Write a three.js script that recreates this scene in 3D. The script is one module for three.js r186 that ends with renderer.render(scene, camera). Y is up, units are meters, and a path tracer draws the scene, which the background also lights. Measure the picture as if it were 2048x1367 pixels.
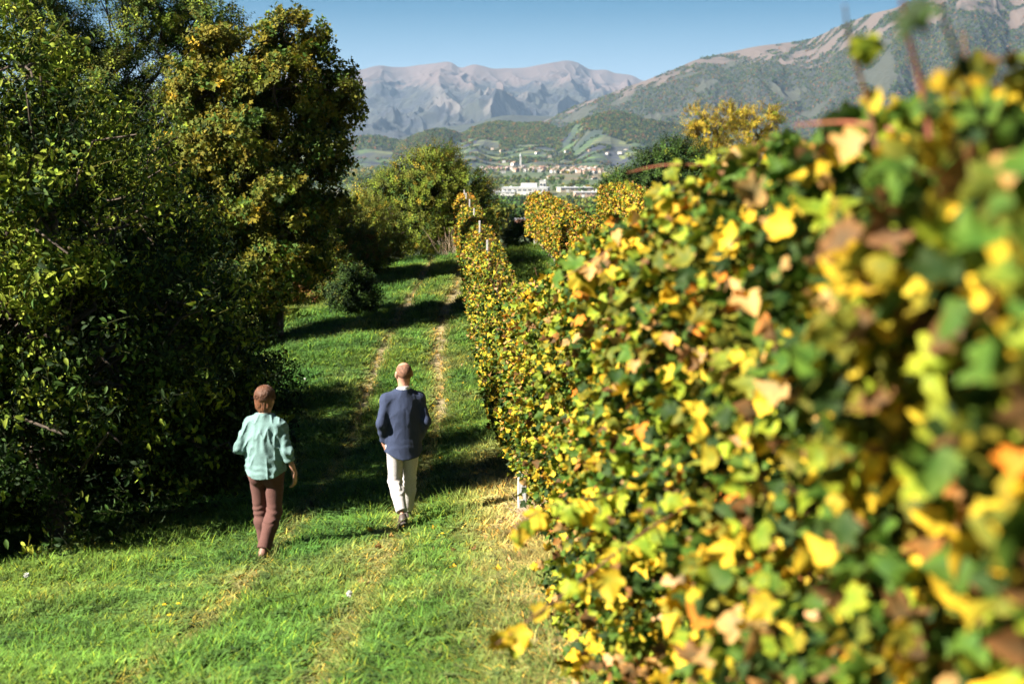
import * as THREE from 'three';
import { mergeGeometries } from 'three/addons/utils/BufferGeometryUtils.js';
import { ImprovedNoise } from 'three/addons/math/ImprovedNoise.js';
import { RoundedBoxGeometry } from 'three/addons/geometries/RoundedBoxGeometry.js';

// ------------------------------------------------------------------ camera, sky, sun, exposure
const FPX = 2844, PITCH = 7.87 * Math.PI / 180;                    // a 50 mm lens on a full frame, tilted down
const scene = new THREE.Scene();
const camera = new THREE.PerspectiveCamera(2 * Math.atan(683.5 / FPX) * 180 / Math.PI, 1024 / 683, 0.1, 90000);
camera.position.set(0, 0, 0);                                      // the eye; the meadow lies 1.7 m below it
camera.rotation.set(-PITCH, 0, 0);
camera.focus = 22; camera.userData.fStop = 2.1;
const SUN_AZ = 67 * Math.PI / 180, SUN_EL = 37 * Math.PI / 180;    // from the left, a little behind the camera
const SUN = new THREE.Vector3(-Math.sin(SUN_AZ) * Math.cos(SUN_EL), Math.sin(SUN_EL), Math.cos(SUN_AZ) * Math.cos(SUN_EL));
const EXPOSURE = 4.3;
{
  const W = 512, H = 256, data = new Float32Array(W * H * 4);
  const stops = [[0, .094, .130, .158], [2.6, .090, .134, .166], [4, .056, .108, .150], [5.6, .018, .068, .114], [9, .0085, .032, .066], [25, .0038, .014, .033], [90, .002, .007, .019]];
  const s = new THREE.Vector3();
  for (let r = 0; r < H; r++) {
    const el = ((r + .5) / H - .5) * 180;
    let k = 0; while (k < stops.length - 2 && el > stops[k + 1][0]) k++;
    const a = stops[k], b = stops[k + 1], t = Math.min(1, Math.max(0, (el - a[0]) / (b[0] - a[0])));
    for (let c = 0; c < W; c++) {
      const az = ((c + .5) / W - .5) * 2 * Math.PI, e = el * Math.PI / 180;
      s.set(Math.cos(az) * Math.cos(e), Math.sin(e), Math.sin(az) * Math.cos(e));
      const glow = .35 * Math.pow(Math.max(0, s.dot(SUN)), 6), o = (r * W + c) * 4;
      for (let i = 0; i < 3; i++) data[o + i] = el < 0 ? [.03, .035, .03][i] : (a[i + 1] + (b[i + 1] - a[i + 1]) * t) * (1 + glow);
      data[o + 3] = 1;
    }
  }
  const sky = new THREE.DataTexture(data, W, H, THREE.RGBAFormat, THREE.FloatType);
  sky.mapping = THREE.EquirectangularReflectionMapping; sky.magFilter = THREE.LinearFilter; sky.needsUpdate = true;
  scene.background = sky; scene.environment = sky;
}
scene.fog = new THREE.FogExp2(new THREE.Color().setRGB(.45, .67, 1), 2.5e-5);
const sun = new THREE.DirectionalLight(new THREE.Color().setRGB(1, .93, .80), 5);
sun.name = 'sun'; sun.position.copy(SUN).multiplyScalar(120).add(new THREE.Vector3(0, -4, -30)); sun.target.position.set(0, -4, -30);
sun.castShadow = true; sun.shadow.mapSize.set(4096, 4096);
Object.assign(sun.shadow.camera, { left: -60, right: 60, top: 60, bottom: -60, near: 1, far: 300 });
scene.add(sun, sun.target);
const renderer = new THREE.WebGLRenderer({ antialias: true });
renderer.setSize(1024, 683); renderer.toneMapping = THREE.LinearToneMapping; renderer.toneMappingExposure = EXPOSURE;
renderer.shadowMap.enabled = true;

// ------------------------------------------------------------------ helpers
function rng(seed) { let a = seed >>> 0; return () => { a = (a + 0x6D2B79F5) | 0; let t = Math.imul(a ^ (a >>> 15), 1 | a); t = (t + Math.imul(t ^ (t >>> 7), 61 | t)) ^ t; return ((t ^ (t >>> 14)) >>> 0) / 4294967296; }; }
const perlin = new ImprovedNoise();
const noise = (x, y, z = 0) => perlin.noise(x + 311.7, y + 127.1, z + 74.7);
function fbm(x, y, z, o = 4) { let s = 0, a = .5; for (let i = 0; i < o; i++) { s += a * noise(x, y, z + i * 7.3); x *= 2.03; y *= 2.03; z *= 2.03; a *= .5; } return s; }
function ridged(x, y, o = 5) { let s = 0, a = .5, w = 1; for (let i = 0; i < o; i++) { let n = 1 - Math.abs(noise(x, y, i * 9.1)) * 2; n = n * n * w; w = Math.min(1, Math.max(.15, n)); s += a * n; x *= 2.07; y *= 2.07; a *= .5; } return s; }
const clamp = (x, a = 0, b = 1) => Math.min(b, Math.max(a, x)), lerp = (a, b, t) => a + (b - a) * t, smooth = (a, b, x) => { const t = clamp((x - a) / (b - a)); return t * t * (3 - 2 * t); };
function curve(table) {                                            // smooth curve through [x, y] rows
  return (x) => {
    const n = table.length; if (x <= table[0][0]) return table[0][1]; if (x >= table[n - 1][0]) return table[n - 1][1];
    let k = 0; while (x > table[k + 1][0]) k++;
    const p = (i) => table[clamp(i, 0, n - 1)], [x0, y0] = p(k), [x1, y1] = p(k + 1), h = x1 - x0, t = (x - x0) / h;
    const m0 = k > 0 ? (y1 - p(k - 1)[1]) / (x1 - p(k - 1)[0]) : (y1 - y0) / h, m1 = k < n - 2 ? (p(k + 2)[1] - y0) / (p(k + 2)[0] - x0) : (y1 - y0) / h;
    const t2 = t * t, t3 = t2 * t;
    return (2 * t3 - 3 * t2 + 1) * y0 + (t3 - 2 * t2 + t) * h * m0 + (3 * t2 - 2 * t3) * y1 + (t3 - t2) * h * m1;
  };
}
const V = (x, y, z) => new THREE.Vector3(x, y, z);
const rgb = (r, g, b) => new THREE.Color().setRGB(r, g, b);
// a direction of the photograph's lens -> a point D metres ahead (D along the ground)
const cp = Math.cos(PITCH), sp = Math.sin(PITCH);
function at(px, py, D) { const x = (px - 1024) / FPX, y = -(py - 683.5) / FPX, up = y * cp - sp, fw = cp + y * sp; return V(x / fw * D, up / fw * D, -D); }
const elev = (py, px = 1024) => { const p = at(px, py, 1); return p.y / Math.hypot(p.x, 1); };
const azim = (px) => Math.atan2((px - 1024) / FPX, cp + sp * .12);
const taken = {};
function numbered(name) { const n = taken[name] = (taken[name] ?? -1) + 1; return n ? `${name}_${String(n).padStart(3, '0')}` : name; }
function tag(o, label, category, group, kind) { if (label) o.userData.label = label; if (category) o.userData.category = category; if (group) o.userData.group = group; if (kind) o.userData.kind = kind; return o; }
function thing(name, label, category, pos, turn = 0, group) { const o = new THREE.Group(); o.name = numbered(name); o.position.copy(pos); o.rotation.y = turn; tag(o, label, category, group); scene.add(o); return o; }
function mesh(name, geo, mat, parent = scene) { const m = new THREE.Mesh(geo, mat); m.name = parent === scene ? numbered(name) : name; m.castShadow = m.receiveShadow = true; parent.add(m); return m; }
function copy(o, label) { const c = o.clone(); c.name = numbered(o.name.replace(/_\d{3}$/, '')); c.userData = { ...o.userData }; if (label) c.userData.label = label; scene.add(c); return c; }
function struct(name, geo, mat) { const m = mesh(name, geo, mat); m.userData.kind = 'structure'; return m; }
function instances(name, geo, mat, list, parent = scene) {         // list of [Matrix4, Color]
  const m = new THREE.InstancedMesh(geo, mat, list.length); m.name = parent === scene ? numbered(name) : name;
  list.forEach(([t, c], i) => { m.setMatrixAt(i, t); m.setColorAt(i, c); });
  m.castShadow = m.receiveShadow = true; m.userData.kind = 'stuff'; parent.add(m); return m;
}
const std = (color, o = {}) => new THREE.MeshStandardMaterial({ color, roughness: .9, ...o });
function canvasTex(w, h, draw, srgb = true) { const c = document.createElement('canvas'); c.width = w; c.height = h; draw(c.getContext('2d'), w, h); const t = new THREE.CanvasTexture(c); if (srgb) t.colorSpace = THREE.SRGBColorSpace; t.wrapS = t.wrapT = THREE.RepeatWrapping; return t; }
function noiseTex(n, fn) {                                          // grey DataTexture from fn(x, y) in 0..1
  const d = new Uint8Array(n * n * 4); for (let y = 0; y < n; y++) for (let x = 0; x < n; x++) { const v = fn(x / n, y / n), o = (y * n + x) * 4; for (let i = 0; i < 3; i++) d[o + i] = clamp(Array.isArray(v) ? v[i] : v) * 255; d[o + 3] = 255; }
  const t = new THREE.DataTexture(d, n, n); t.magFilter = THREE.LinearFilter; t.wrapS = t.wrapT = THREE.RepeatWrapping; t.needsUpdate = true; return t;
}
// noise that tiles over the unit square
function tileNoise(u, v, f, z = 0, o = 4) { const a = u * 2 * Math.PI, b = v * 2 * Math.PI, r = f / 6.283; return fbm(Math.cos(a) * r + z, Math.sin(a) * r + Math.cos(b) * r * 1.3, Math.sin(b) * r + z * 1.7, o); }
function geo(pos, idx, col, uv) { const g = new THREE.BufferGeometry(); g.setAttribute('position', new THREE.Float32BufferAttribute(pos, 3)); if (col) g.setAttribute('color', new THREE.Float32BufferAttribute(col, 3)); if (uv) g.setAttribute('uv', new THREE.Float32BufferAttribute(uv, 2)); g.setIndex(idx); g.computeVertexNormals(); return g; }
function tint(g, r, gg, b) { const n = g.attributes.position.count, c = new Float32Array(n * 3); for (let i = 0; i < n; i++) c.set([r, gg, b], i * 3); g.setAttribute('color', new THREE.BufferAttribute(c, 3)); return g; }
function tube(pts, radii, seg = 6, lump = 0) {                      // tapered, round-ended limb through pts
  const P = [], I = [], U = [], n = pts.length, q = V(0, 1, 0), a = V(), b = V(), t = V(); let run = 0;
  for (let i = 0; i < n; i++) {
    t.subVectors(pts[Math.min(n - 1, i + 1)], pts[Math.max(0, i - 1)]).normalize();
    if (Math.abs(t.dot(q)) > .95) q.set(1, 0, .3);
    a.crossVectors(t, q).normalize(); b.crossVectors(a, t).normalize(); q.copy(b);
    if (i) run += pts[i].distanceTo(pts[i - 1]);
    const r = typeof radii === 'function' ? radii(i / (n - 1)) : Array.isArray(radii) ? lerp(radii[0], radii[1], i / (n - 1)) : radii;
    for (let s = 0; s <= seg; s++) { const w = s % seg / seg * 2 * Math.PI, rr = r * (1 + lump * noise(pts[i].x * 9 + Math.cos(w) * 1.2, pts[i].y * 4, pts[i].z * 9 + Math.sin(w) * 1.2)); P.push(pts[i].x + rr * (a.x * Math.cos(w) + b.x * Math.sin(w)), pts[i].y + rr * (a.y * Math.cos(w) + b.y * Math.sin(w)), pts[i].z + rr * (a.z * Math.cos(w) + b.z * Math.sin(w))); U.push(s / seg * .4, run); }
  }
  for (let i = 0; i < n - 1; i++) for (let s = 0; s < seg; s++) { const k = i * (seg + 1) + s; I.push(k, k + 1, k + seg + 1, k + 1, k + seg + 2, k + seg + 1); }
  for (const [e, flip] of [[0, 1], [n - 1, 0]]) { const c = P.length / 3; P.push(pts[e].x, pts[e].y, pts[e].z); U.push(0, 0); for (let s = 0; s < seg; s++) { const k = e * (seg + 1) + s; flip ? I.push(c, k + 1, k) : I.push(c, k, k + 1); } }
  return geo(P, I, null, U);
}
function wander(a, b, n, amp, R) { const out = []; for (let i = 0; i <= n; i++) { const t = i / n, e = amp * Math.sin(Math.PI * t); out.push(V(lerp(a.x, b.x, t) + e * (R() - .5), lerp(a.y, b.y, t) + e * (R() - .5), lerp(a.z, b.z, t) + e * (R() - .5))); } return out; }
// ------------------------------------------------------------------ the lie of the land (x to the right, D metres ahead)
const gD = curve([[-200, 14], [-60, 5], [-20, .6], [0, -1.88], [4, -2.52], [8, -3.2], [12, -3.83], [14, -4.05], [16, -4.3], [20, -4.75], [25, -5.1], [30, -5.05], [40, -4.8], [50, -4.58], [57, -4.52], [62, -4.8], [70, -5.8], [80, -7.2], [110, -10.8], [150, -14], [250, -19], [350, -21.5], [480, -30], [700, -45], [1000, -57], [1500, -65], [2200, -66], [90000, -66]]);
const rutR = curve([[4, -1.25], [8, -1.2], [15, -1.23], [22, -1.3], [28, -1.45], [35, -1.85], [40, -1.93], [46, -1.85], [57, -1.95], [70, -2.2]]);
const rutGap = curve([[6, 1.25], [15, 1.25], [28, 1.55], [36, 1.36], [46, 1.35], [60, 1.35]]);
const rowX = (D) => 1.24 - .054 * D;
function rut(x, D) { if (D < 2 || D > 66) return 0; const r = rutR(D), w = .15 + .06 * smooth(24, 34, D) + .07 * noise(x * .8, D * .35, 5), a = Math.exp(-(((x - r) / w) ** 2)), b = Math.exp(-(((x - r + rutGap(D)) / (w * .8)) ** 2)); return Math.max(a, b) * (.5 + .5 * smooth(16, 32, D)); }
function lateral(x, D) {
  const t = x + 1.5, near = 1 - smooth(70, 180, Math.abs(D));
  const right = t > 0 ? .12 * Math.min(t, 30) : 0, left = t < 0 ? .08 * Math.max(t, -3.5) + .20 * Math.min(0, Math.max(t + 3.5, -9)) : 0;
  return (right + left) * near;
}
function ground(x, D) {
  const far = Math.max(Math.abs(D), Math.abs(x));
  let y = gD(D) + lateral(x, D);
  if (far < 90) y += .10 * noise(x * .35, D * .35) + .03 * noise(x * 1.7, D * 1.7, 3) - .06 * rut(x, D);
  else if (far < 2500) y += (noise(x * .011, D * .011) * 5 + noise(x * .03, D * .03) * 1.5) * smooth(90, 200, far) * (1 - smooth(900, 2000, far));
  return y;
}
const G = (x, D) => V(x, ground(x, D), -D);
const straw = (x, D) => clamp(rut(x, D) * .9 + 0.5 * smooth(.05, .4, fbm(x * .55, D * .4, 8)) * (1 - smooth(40, 60, D)) * .6 + .85 * smooth(.9, 0, Math.abs(x - rowX(D) + .35)) * (D > 2 ? 1 - smooth(17, 25, D) : 0));
{ // one sheet from under the camera to the horizon
  const A = [], R = [0]; for (let a = -180; a <= 180;) { A.push(a * Math.PI / 180); a += Math.abs(a + .01) < 24 ? .2 : Math.abs(a) < 40 ? 1 : 5; }
  A[A.length - 1] = Math.PI;
  for (let r = .35; r < 60000; r *= r < 70 ? 1.028 : r < 6000 ? 1.035 : 1.25) R.push(r);
  const P = [], C = [], U = [], I = [], n = A.length;
  for (const r of R) for (const a of A) {
    const x = r * Math.sin(a), D = r * Math.cos(a); P.push(x, ground(x, D), -D); U.push(x / 1.5, D / 1.5);
    let c;
    if (r < 110) { const s = straw(x, D), n2 = .5 + noise(x * 2, D * 2) * .8; c = [lerp(.026, .34, s) * (.8 + .4 * n2), lerp(.042, .26, s) * (.8 + .4 * n2), lerp(.012, .15, s)]; }
    else { // fields and meadows of the plain
      const cx = Math.floor(x / 130 + noise(D * .004, 1) * 2), cy = Math.floor(D / 260 + noise(x * .003, 4) * 2), h = Math.abs(Math.sin(cx * 127.1 + cy * 311.7) * 43758.5) % 1, k = smooth(700, 1500, r);
      const f = h < .3 ? [.06, .085, .03] : h < .6 ? [.042, .07, .022] : h < .8 ? [.115, .095, .05] : [.08, .088, .035];
      c = [lerp(.04, f[0], k), lerp(.065, f[1], k), lerp(.02, f[2], k)];
    }
    C.push(...c);
  }
  for (let i = 0; i < R.length - 1; i++) for (let j = 0; j < n - 1; j++) { const k = i * n + j; if (i) I.push(k, k + 1, k + n); I.push(k + 1, k + n + 1, k + n); }
  const bump = noiseTex(256, (u, v) => .5 + tileNoise(u, v, 14, 2, 5)), tone = noiseTex(256, (u, v) => { const k = .78 + .6 * tileNoise(u, v, 22, 5, 4); return [k, k, k * .95]; });
  struct('ground', geo(P, I, C, U), std(0xffffff, { vertexColors: true, roughness: 1, map: tone, bumpMap: bump, bumpScale: .03 }));
}

// ------------------------------------------------------------------ mountains and hills, height fields with real depth
const woodedSpots = [];
function range(name, o) {
  const { prof, nu, nd, d0, d1, d2, baseY, rough, freq, shade, forest } = o, P = [], C = [], I = [], py = curve(prof), x0 = prof[0][0], x1 = prof[prof.length - 1][0];
  for (let i = 0; i <= nu; i++) {
    const px = lerp(x0, x1, i / nu), az = azim(px), e = elev(py(px), px), wob = 1 + .10 * noise(px * .006, 2, o.seed), Dr = (typeof d1 === 'function' ? d1(px) : d1) * wob, D0 = (typeof d0 === 'function' ? d0(px) : d0) * (1 + .08 * noise(px * .011, 7, o.seed));
    const top = e * Dr;
    for (let j = 0; j <= nd; j++) {
      const s = j / nd, back = s > .8, t = back ? 1 : s / .8, d = back ? lerp(Dr, d2, (s - .8) / .2) : lerp(D0, Dr, t), x = d * Math.sin(az), D = d * Math.cos(az);
      const env = back ? 0 : Math.sin(Math.PI * Math.pow(t, .8)) * .9 + .04, rise = back ? 1 - smooth(.8, 1, s) : Math.pow(t, o.pow ?? 1.25);
      const spur = ridged(x * freq, D * freq * .42 + o.seed, 5) - .45, fine = (ridged(x * freq * 4.6 + 5 + .3 * noise(D * freq * 3, x * freq), D * freq * .9, 4) - .45) * (o.fine ?? 0) + (ridged(x * freq * 15 + .5 * noise(D * freq * 9, x * freq * 4), D * freq * 2.5, 3) - .42) * (o.fine2 ?? 0);
      let y = baseY + (top - baseY) * rise + rough * env * (spur + fine);
      if (!back && t < .985) y = Math.min(y, (e * .995 + (1 - t) * -.004) * d);   // no spur stands above the skyline
      const tex = fbm(x * freq * 9, D * freq * 9, 3, 3);
      const [c, bump, wooded] = shade({ px, t, x, D, y, h: (y - baseY) / (top - baseY + 1), spur: spur + fine * .6, tex, back, R: noise });
      if (wooded > .6 && !back) woodedSpots.push([x, y + bump * .5, -D]);
      y += bump * (back ? .3 : 1 - .8 * smooth(.8, .97, t)); P.push(x, y, -D); C.push(...c);
    }
  }
  for (let i = 0; i < nu; i++) for (let j = 0; j < nd; j++) { const k = i * (nd + 1) + j; I.push(k, k + nd + 1, k + 1, k + 1, k + nd + 1, k + nd + 2); }
  return struct(name, geo(P, I, C), std(0xffffff, { vertexColors: true, roughness: 1 }));
}
const mix3 = (a, b, t) => [lerp(a[0], b[0], t), lerp(a[1], b[1], t), lerp(a[2], b[2], t)];
range('mountain_range', { seed: 3, nu: 1000, nd: 330, d0: 9000, d1: 14500, d2: 18000, baseY: -66, rough: 430, freq: .00055, fine: .55, fine2: .13, pow: 1.0,
  prof: [[-100, 212], [0, 215], [250, 190], [400, 160], [520, 150], [640, 147], [695, 141.5], [722, 139], [760, 130], [787, 133], [811, 133], [845, 128.5], [876, 125], [903, 124], [922, 134], [947, 128], [965, 130.5], [985, 136], [1009, 135.5], [1047, 134.5], [1081, 128], [1112, 123], [1132, 120], [1153, 124], [1180, 138], [1211, 139], [1228, 145], [1262, 150], [1283, 160], [1400, 178], [1700, 200]],
  shade: ({ t, x, D, h, spur, tex }) => {
    const grass = smooth(.60, .76, h + spur * .22 + tex * .25), rock = smooth(.06, .24, noise(x * .005, D * .0016, 9) + tex * .6) * smooth(-.12, .12, spur) * (1 - grass) * smooth(.22, .4, h);
    let c = mix3([.013 + tex * .02, .014 + tex * .02, .013], [.070, .048, .043], grass); c = mix3(c, [.13, .108, .098], rock * .5);
    return [c, (noise(x * .02, D * .02) * 16 + noise(x * .008, D * .006, 3) * 34) * (1 - grass * .85)];
  } });
range('mountain_spur', { seed: 8, nu: 360, nd: 110, d0: 6200, d1: 8200, d2: 9000, baseY: -66, rough: 70, freq: .0011,
  prof: [[300, 300], [600, 285], [700, 282], [800, 275], [879, 255], [941, 247], [982, 236], [1016, 230], [1060, 231], [1098, 232], [1200, 235], [1500, 240], [2200, 240]],
  shade: ({ x, D, tex }) => [[.013 + tex * .02, .018 + tex * .02, .011], noise(x * .03, D * .03) * 9 + noise(x * .01, D * .01, 3) * 10] });
range('mountain', { seed: 21, nu: 800, nd: 380, d0: (px) => 4700, d1: (px) => lerp(7600, 6200, clamp((px - 1100) / 950)), d2: 9500, baseY: -66, rough: 140, freq: .0011, fine: .4, fine2: .22, pow: 1.02,
  prof: [[1040, 262], [1098, 237], [1160, 208], [1221, 186], [1289, 160], [1344, 139], [1391, 119], [1446, 106], [1505, 93], [1556, 86], [1615, 77], [1680, 47], [1739, 25], [1775, 16], [1812, 0], [1900, -40], [2048, -95], [2400, -150]],
  shade: ({ px, t, x, D, h, spur, tex }) => {
    const n1 = noise(x * .0021, D * .0013, 5), patch = smooth(.26, .36, noise(x * .006, D * .004, 2) + tex * .3), high = smooth(.80, .90, h + n1 * .22 + tex * .45 + fbm(x * .004, D * .003, 4, 3) * .25 + smooth(1480, 1950, px) * .14 - (px < 1480 ? .05 : 0)), low = patch * (1 - high) * .8;
    const wood = noise(x * .045, D * .045) * .5 + .5;
    let c = mix3([.006 + .010 * wood, .008 + .010 * wood, .007 + .005 * wood], [.072, .052, .043], high); c = mix3(c, [.032, .034, .018], low * .8);
    const trees = smooth(.1, .2, noise(x * .012, D * .012, 7) + tex * .5) * high; c = mix3(c, [.010, .014, .009], trees);
    return [c, (1 - Math.max(high * (1 - trees), low)) * (noise(x * .05, D * .05) * 7 + noise(x * .11, D * .11) * 5), Math.abs(noise(x * .31, D * .27, 3)) < .15 && D < 7600 ? 1 - Math.max(high * (1 - trees), low) : 0];
  } });
const hillShade = (vineAt) => ({ px, x, D, h, spur, tex, R }) => {
  const v = smooth(-.05, .06, vineAt(px, h) + tex * .35 + noise(x * .004, D * .004, 3) * .5), wood = noise(x * .05, D * .05) * .5 + .5;
  const terrace = .72 + .28 * Math.sin(h * 130 + noise(x * .01, D * .01) * 9) + tex * .5, patch = noise(x * .012, D * .009, 6) > .05 ? 1 : 0;
  const field = .72 + 1.1 * noise(Math.floor(x / 60 + noise(D * .01, x * .004) * 1.5) * 3.7, Math.floor(D / 80) * 2.3, 5), rows = terrace * field;
  const green = patch ? [.085 * rows, .100 * rows, .030] : [.045 * rows, .080 * rows, .020];
  return [mix3([.010 + .014 * wood, .014 + .014 * wood, .008 + .006 * wood], green, v), (1 - v) * (noise(x * .06, D * .06) * 5 + noise(x * .13, D * .13) * 4), Math.max(1 - v, Math.abs(noise(x * .009, D * .009, 21)) < .035 ? .9 : 0)];
};
range('hill', { seed: 31, nu: 640, nd: 120, d0: 4350, d1: 5400, d2: 5900, baseY: -66, rough: 55, freq: .0022,
  prof: [[-400, 300], [0, 292], [300, 297], [560, 294], [660, 292], [690, 284], [715, 276], [739, 270], [773, 275], [804, 281], [830, 284], [900, 290], [1300, 300], [1500, 292], [1620, 272], [1750, 265], [1900, 278], [2400, 290]],
  shade: hillShade((px, h) => .42 - h) });
range('hill', { seed: 37, nu: 420, nd: 130, d0: 4300, d1: 5150, d2: 5700, baseY: -66, rough: 50, freq: .0024,
  prof: [[770, 318], [800, 288], [845, 266], [879, 258], [900, 261], [925, 268], [947, 256], [982, 246], [1009, 244], [1043, 247.5], [1084, 246], [1118, 258], [1160, 282], [1220, 318]],
  shade: hillShade((px, h) => (px > 900 && px < 1000 ? .78 : .35) - h) });
range('hill', { seed: 43, nu: 420, nd: 130, d0: 4250, d1: 5000, d2: 5500, baseY: -66, rough: 45, freq: .0024,
  prof: [[1020, 326], [1060, 305], [1095, 278], [1129, 256], [1153, 244], [1187, 232], [1228, 223.5], [1255, 229], [1289, 239], [1340, 247], [1420, 262], [1560, 290], [1700, 315]],
  shade: hillShade((px, h) => (px < 1215 ? .72 : .45) - h) });
// ------------------------------------------------------------------ leaves
const PAL = {
  bright: [.25, .31, .030],  // sunlit leaf tone: sunlight painted into cherry and oak foliage colour
  green: [.050, .098, .016], dark: [.018, .038, .010], lime: [.165, .215, .022], yellow: [.39, .295, .030], gold: [.40, .27, .022], tan: [.33, .21, .10], pink: [.40, .25, .16], brown: [.11, .06, .03], orange: [.42, .16, .025], olive: [.10, .115, .018], ochre: [.150, .130, .014], russet: [.20, .09, .03],
};
function pick(mix, R) { let t = R() * mix.reduce((s, m) => s + m[1], 0); for (const [k, w] of mix) { t -= w; if (t <= 0) { const c = PAL[k], v = .72 + .55 * R(), h = 1 + .16 * (R() - .5); return rgb(c[0] * v * h, c[1] * v, c[2] * v); } } return rgb(...PAL[mix[0][0]]); }
const leafMat = (o = {}) => new THREE.MeshPhysicalMaterial({ color: 0xffffff, roughness: .7, transmission: .27, thickness: 0, specularIntensity: .18, side: THREE.DoubleSide, vertexColors: true, ...o });
// a lobed leaf lying in x-y, the stalk at the origin and the tip along +y
function lobedLeaf(outline, curl, fold, seed, veins = .25) {
  const R = rng(seed), P = [0, .30, .0], C = [], U = [.5, .3], I = [], n = outline.length, ph = R() * 6;
  C.push(1 - veins * .75, 1 - veins * .2, 1 - veins * .3);
  outline.forEach(([x, y], i) => { const dx = x, dy = y - .3, r2 = dx * dx + dy * dy; P.push(x, y, curl * r2 + fold * Math.abs(x) + .05 * Math.sin(i * 1.9 + ph) - .25 * curl * Math.max(0, y - .5)); const e = 1 + veins * (.6 + .5 * R()); C.push(e * (1 + .45 * veins), e, .85); U.push(.5 + x, y); });
  for (let i = 0; i < n; i++) I.push(0, i + 1, (i + 1) % n + 1);
  return geo(P, I, C, U);
}
const VINE = [[0, .06], [.16, -.06], [.36, -.02], [.44, .12], [.39, .22], [.56, .35], [.56, .51], [.42, .57], [.33, .57], [.28, .74], [.12, .90], [0, 1.0]];
const outlineOf = (half) => [...half, ...half.slice(1, -1).reverse().map(([x, y]) => [-x, y])];
const vineNear = [[.8, .5, 1], [-1.1, .5, 2], [1.5, -.5, 3], [-.6, 1.0, 4], [.6, -.9, 5], [-1.8, .8, 6]].map((a) => lobedLeaf(outlineOf(VINE), ...a, .35));
const vineFar = [[1.0, .6, 11], [-1.3, .6, 12], [.7, -.9, 13]].map((a) => lobedLeaf(outlineOf([[0, .04], [.36, 0], [.40, .2], [.56, .45], [.28, .6], [.1, .9], [0, 1]]), ...a, .35));
const mapleLeaf = [[.3, .2, 21], [-.4, .1, 22]].map((a) => lobedLeaf(outlineOf([[0, .02], [.3, .08], [.26, .25], [.56, .5], [.22, .55], [0, 1]]), ...a, .2));
function ovateLeaf(w, droop, fold, seed) { // 8 triangles, hanging from its stalk
  const P = [], C = [], U = [], I = [], R = rng(seed), rows = [[0, .0], [.14, .55], [.4, 1], [.72, .72], [1, 0]];
  rows.forEach(([t, k]) => { const y = t * (1 - droop * .25 * t), z = -droop * t * t * .6, hw = w * .5 * k; for (const s of [-1, 0, 1]) { P.push(s * hw, y, z + Math.abs(s) * fold * hw + (s ? .03 * (R() - .5) : 0)); const e = s ? 1.0 : .8; C.push(e, e, e); U.push(.5 + s * hw, t); } });
  for (let r = 0; r < 4; r++) for (let s = 0; s < 2; s++) { const k = r * 3 + s; I.push(k, k + 1, k + 3, k + 1, k + 4, k + 3); }
  return geo(P, I, C, U);
}
const cherryLeaf = [[.42, .5, .5, 31], [.38, .9, .35, 32], [.46, .2, .6, 33], [.36, 1.2, .4, 34]].map((a) => ovateLeaf(...a));
const _q = new THREE.Quaternion(), _m = new THREE.Matrix4(), _x = V(), _y = V(), _z = V();
// a matrix for a leaf at p whose tip points along dir and whose face looks along nrm, size s
function leafMatrix(p, dir, nrm, s, out = new THREE.Matrix4()) {
  _y.copy(dir).normalize(); _x.crossVectors(_y, nrm).normalize(); if (!isFinite(_x.x) || _x.lengthSq() < .1) _x.set(1, 0, 0); _z.crossVectors(_x, _y).normalize();
  out.makeBasis(_x, _y, _z); const e = out.elements; for (let i = 0; i < 11; i++) if (i % 4 < 3) e[i] *= s; e[12] = p.x; e[13] = p.y; e[14] = p.z; return out;
}
// a sprig: leaves round a short twig that grows along +y, about 1 unit long
function sprig(leaves, count, size, seed, o = {}) {
  const R = rng(seed), parts = [];
  for (let i = 0; i < count; i++) {
    const t = i / (count - 1), w = i * 2.4 + R() * .8, out = V(Math.cos(w), .25 + .6 * t - (o.hang ?? 0), Math.sin(w)), nrm = V(Math.cos(w + 3.1) * .6 + (R() - .5) * .9, 1 + (R() - .5) * .7, Math.sin(w + 3.1) * .6 + (R() - .5) * .9);
    const g = leaves[Math.floor(R() * leaves.length)].clone(), s = size * (.7 + .6 * R());
    g.applyMatrix4(leafMatrix(V(.10 * Math.cos(w), t * .9 + .05, .10 * Math.sin(w)), out, nrm, s));
    const c = g.attributes.color, v = .75 + .5 * R(), h = 1 + .2 * (R() - .5); for (let k = 0; k < c.count; k++) c.setXYZ(k, c.getX(k) * v * h, c.getY(k) * v, c.getZ(k) * v);
    parts.push(g);
  }
  if (o.twig !== false) { const g = tube([V(0, -.15, 0), V(.02, .4, .02), V(0, .95, -.02)], [.022, .008], 4); parts.push(tint(g, .5, .35, .25)); }
  return mergeGeometries(parts);
}
const bark = noiseTex(128, (u, v) => .5 + tileNoise(u, v * .3, 16, 3, 4));
const barkTone = noiseTex(128, (u, v) => { const k = .6 + tileNoise(u, v, 12, 8, 4) * .9; return [k, k * .93, k * .86]; });
const woodMat = std(rgb(.13, .10, .075), { map: barkTone, bumpMap: bark, bumpScale: .02 }), darkWood = std(rgb(.07, .052, .04), { map: barkTone, bumpMap: bark, bumpScale: .02 }), paleWood = std(rgb(.30, .26, .21), { map: barkTone, bumpMap: bark, bumpScale: .015 }), caneMat = std(rgb(.22, .10, .045), { map: barkTone, roughness: .7 }), redCane = std(rgb(.33, .10, .05), { map: barkTone, roughness: .7 });

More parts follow.
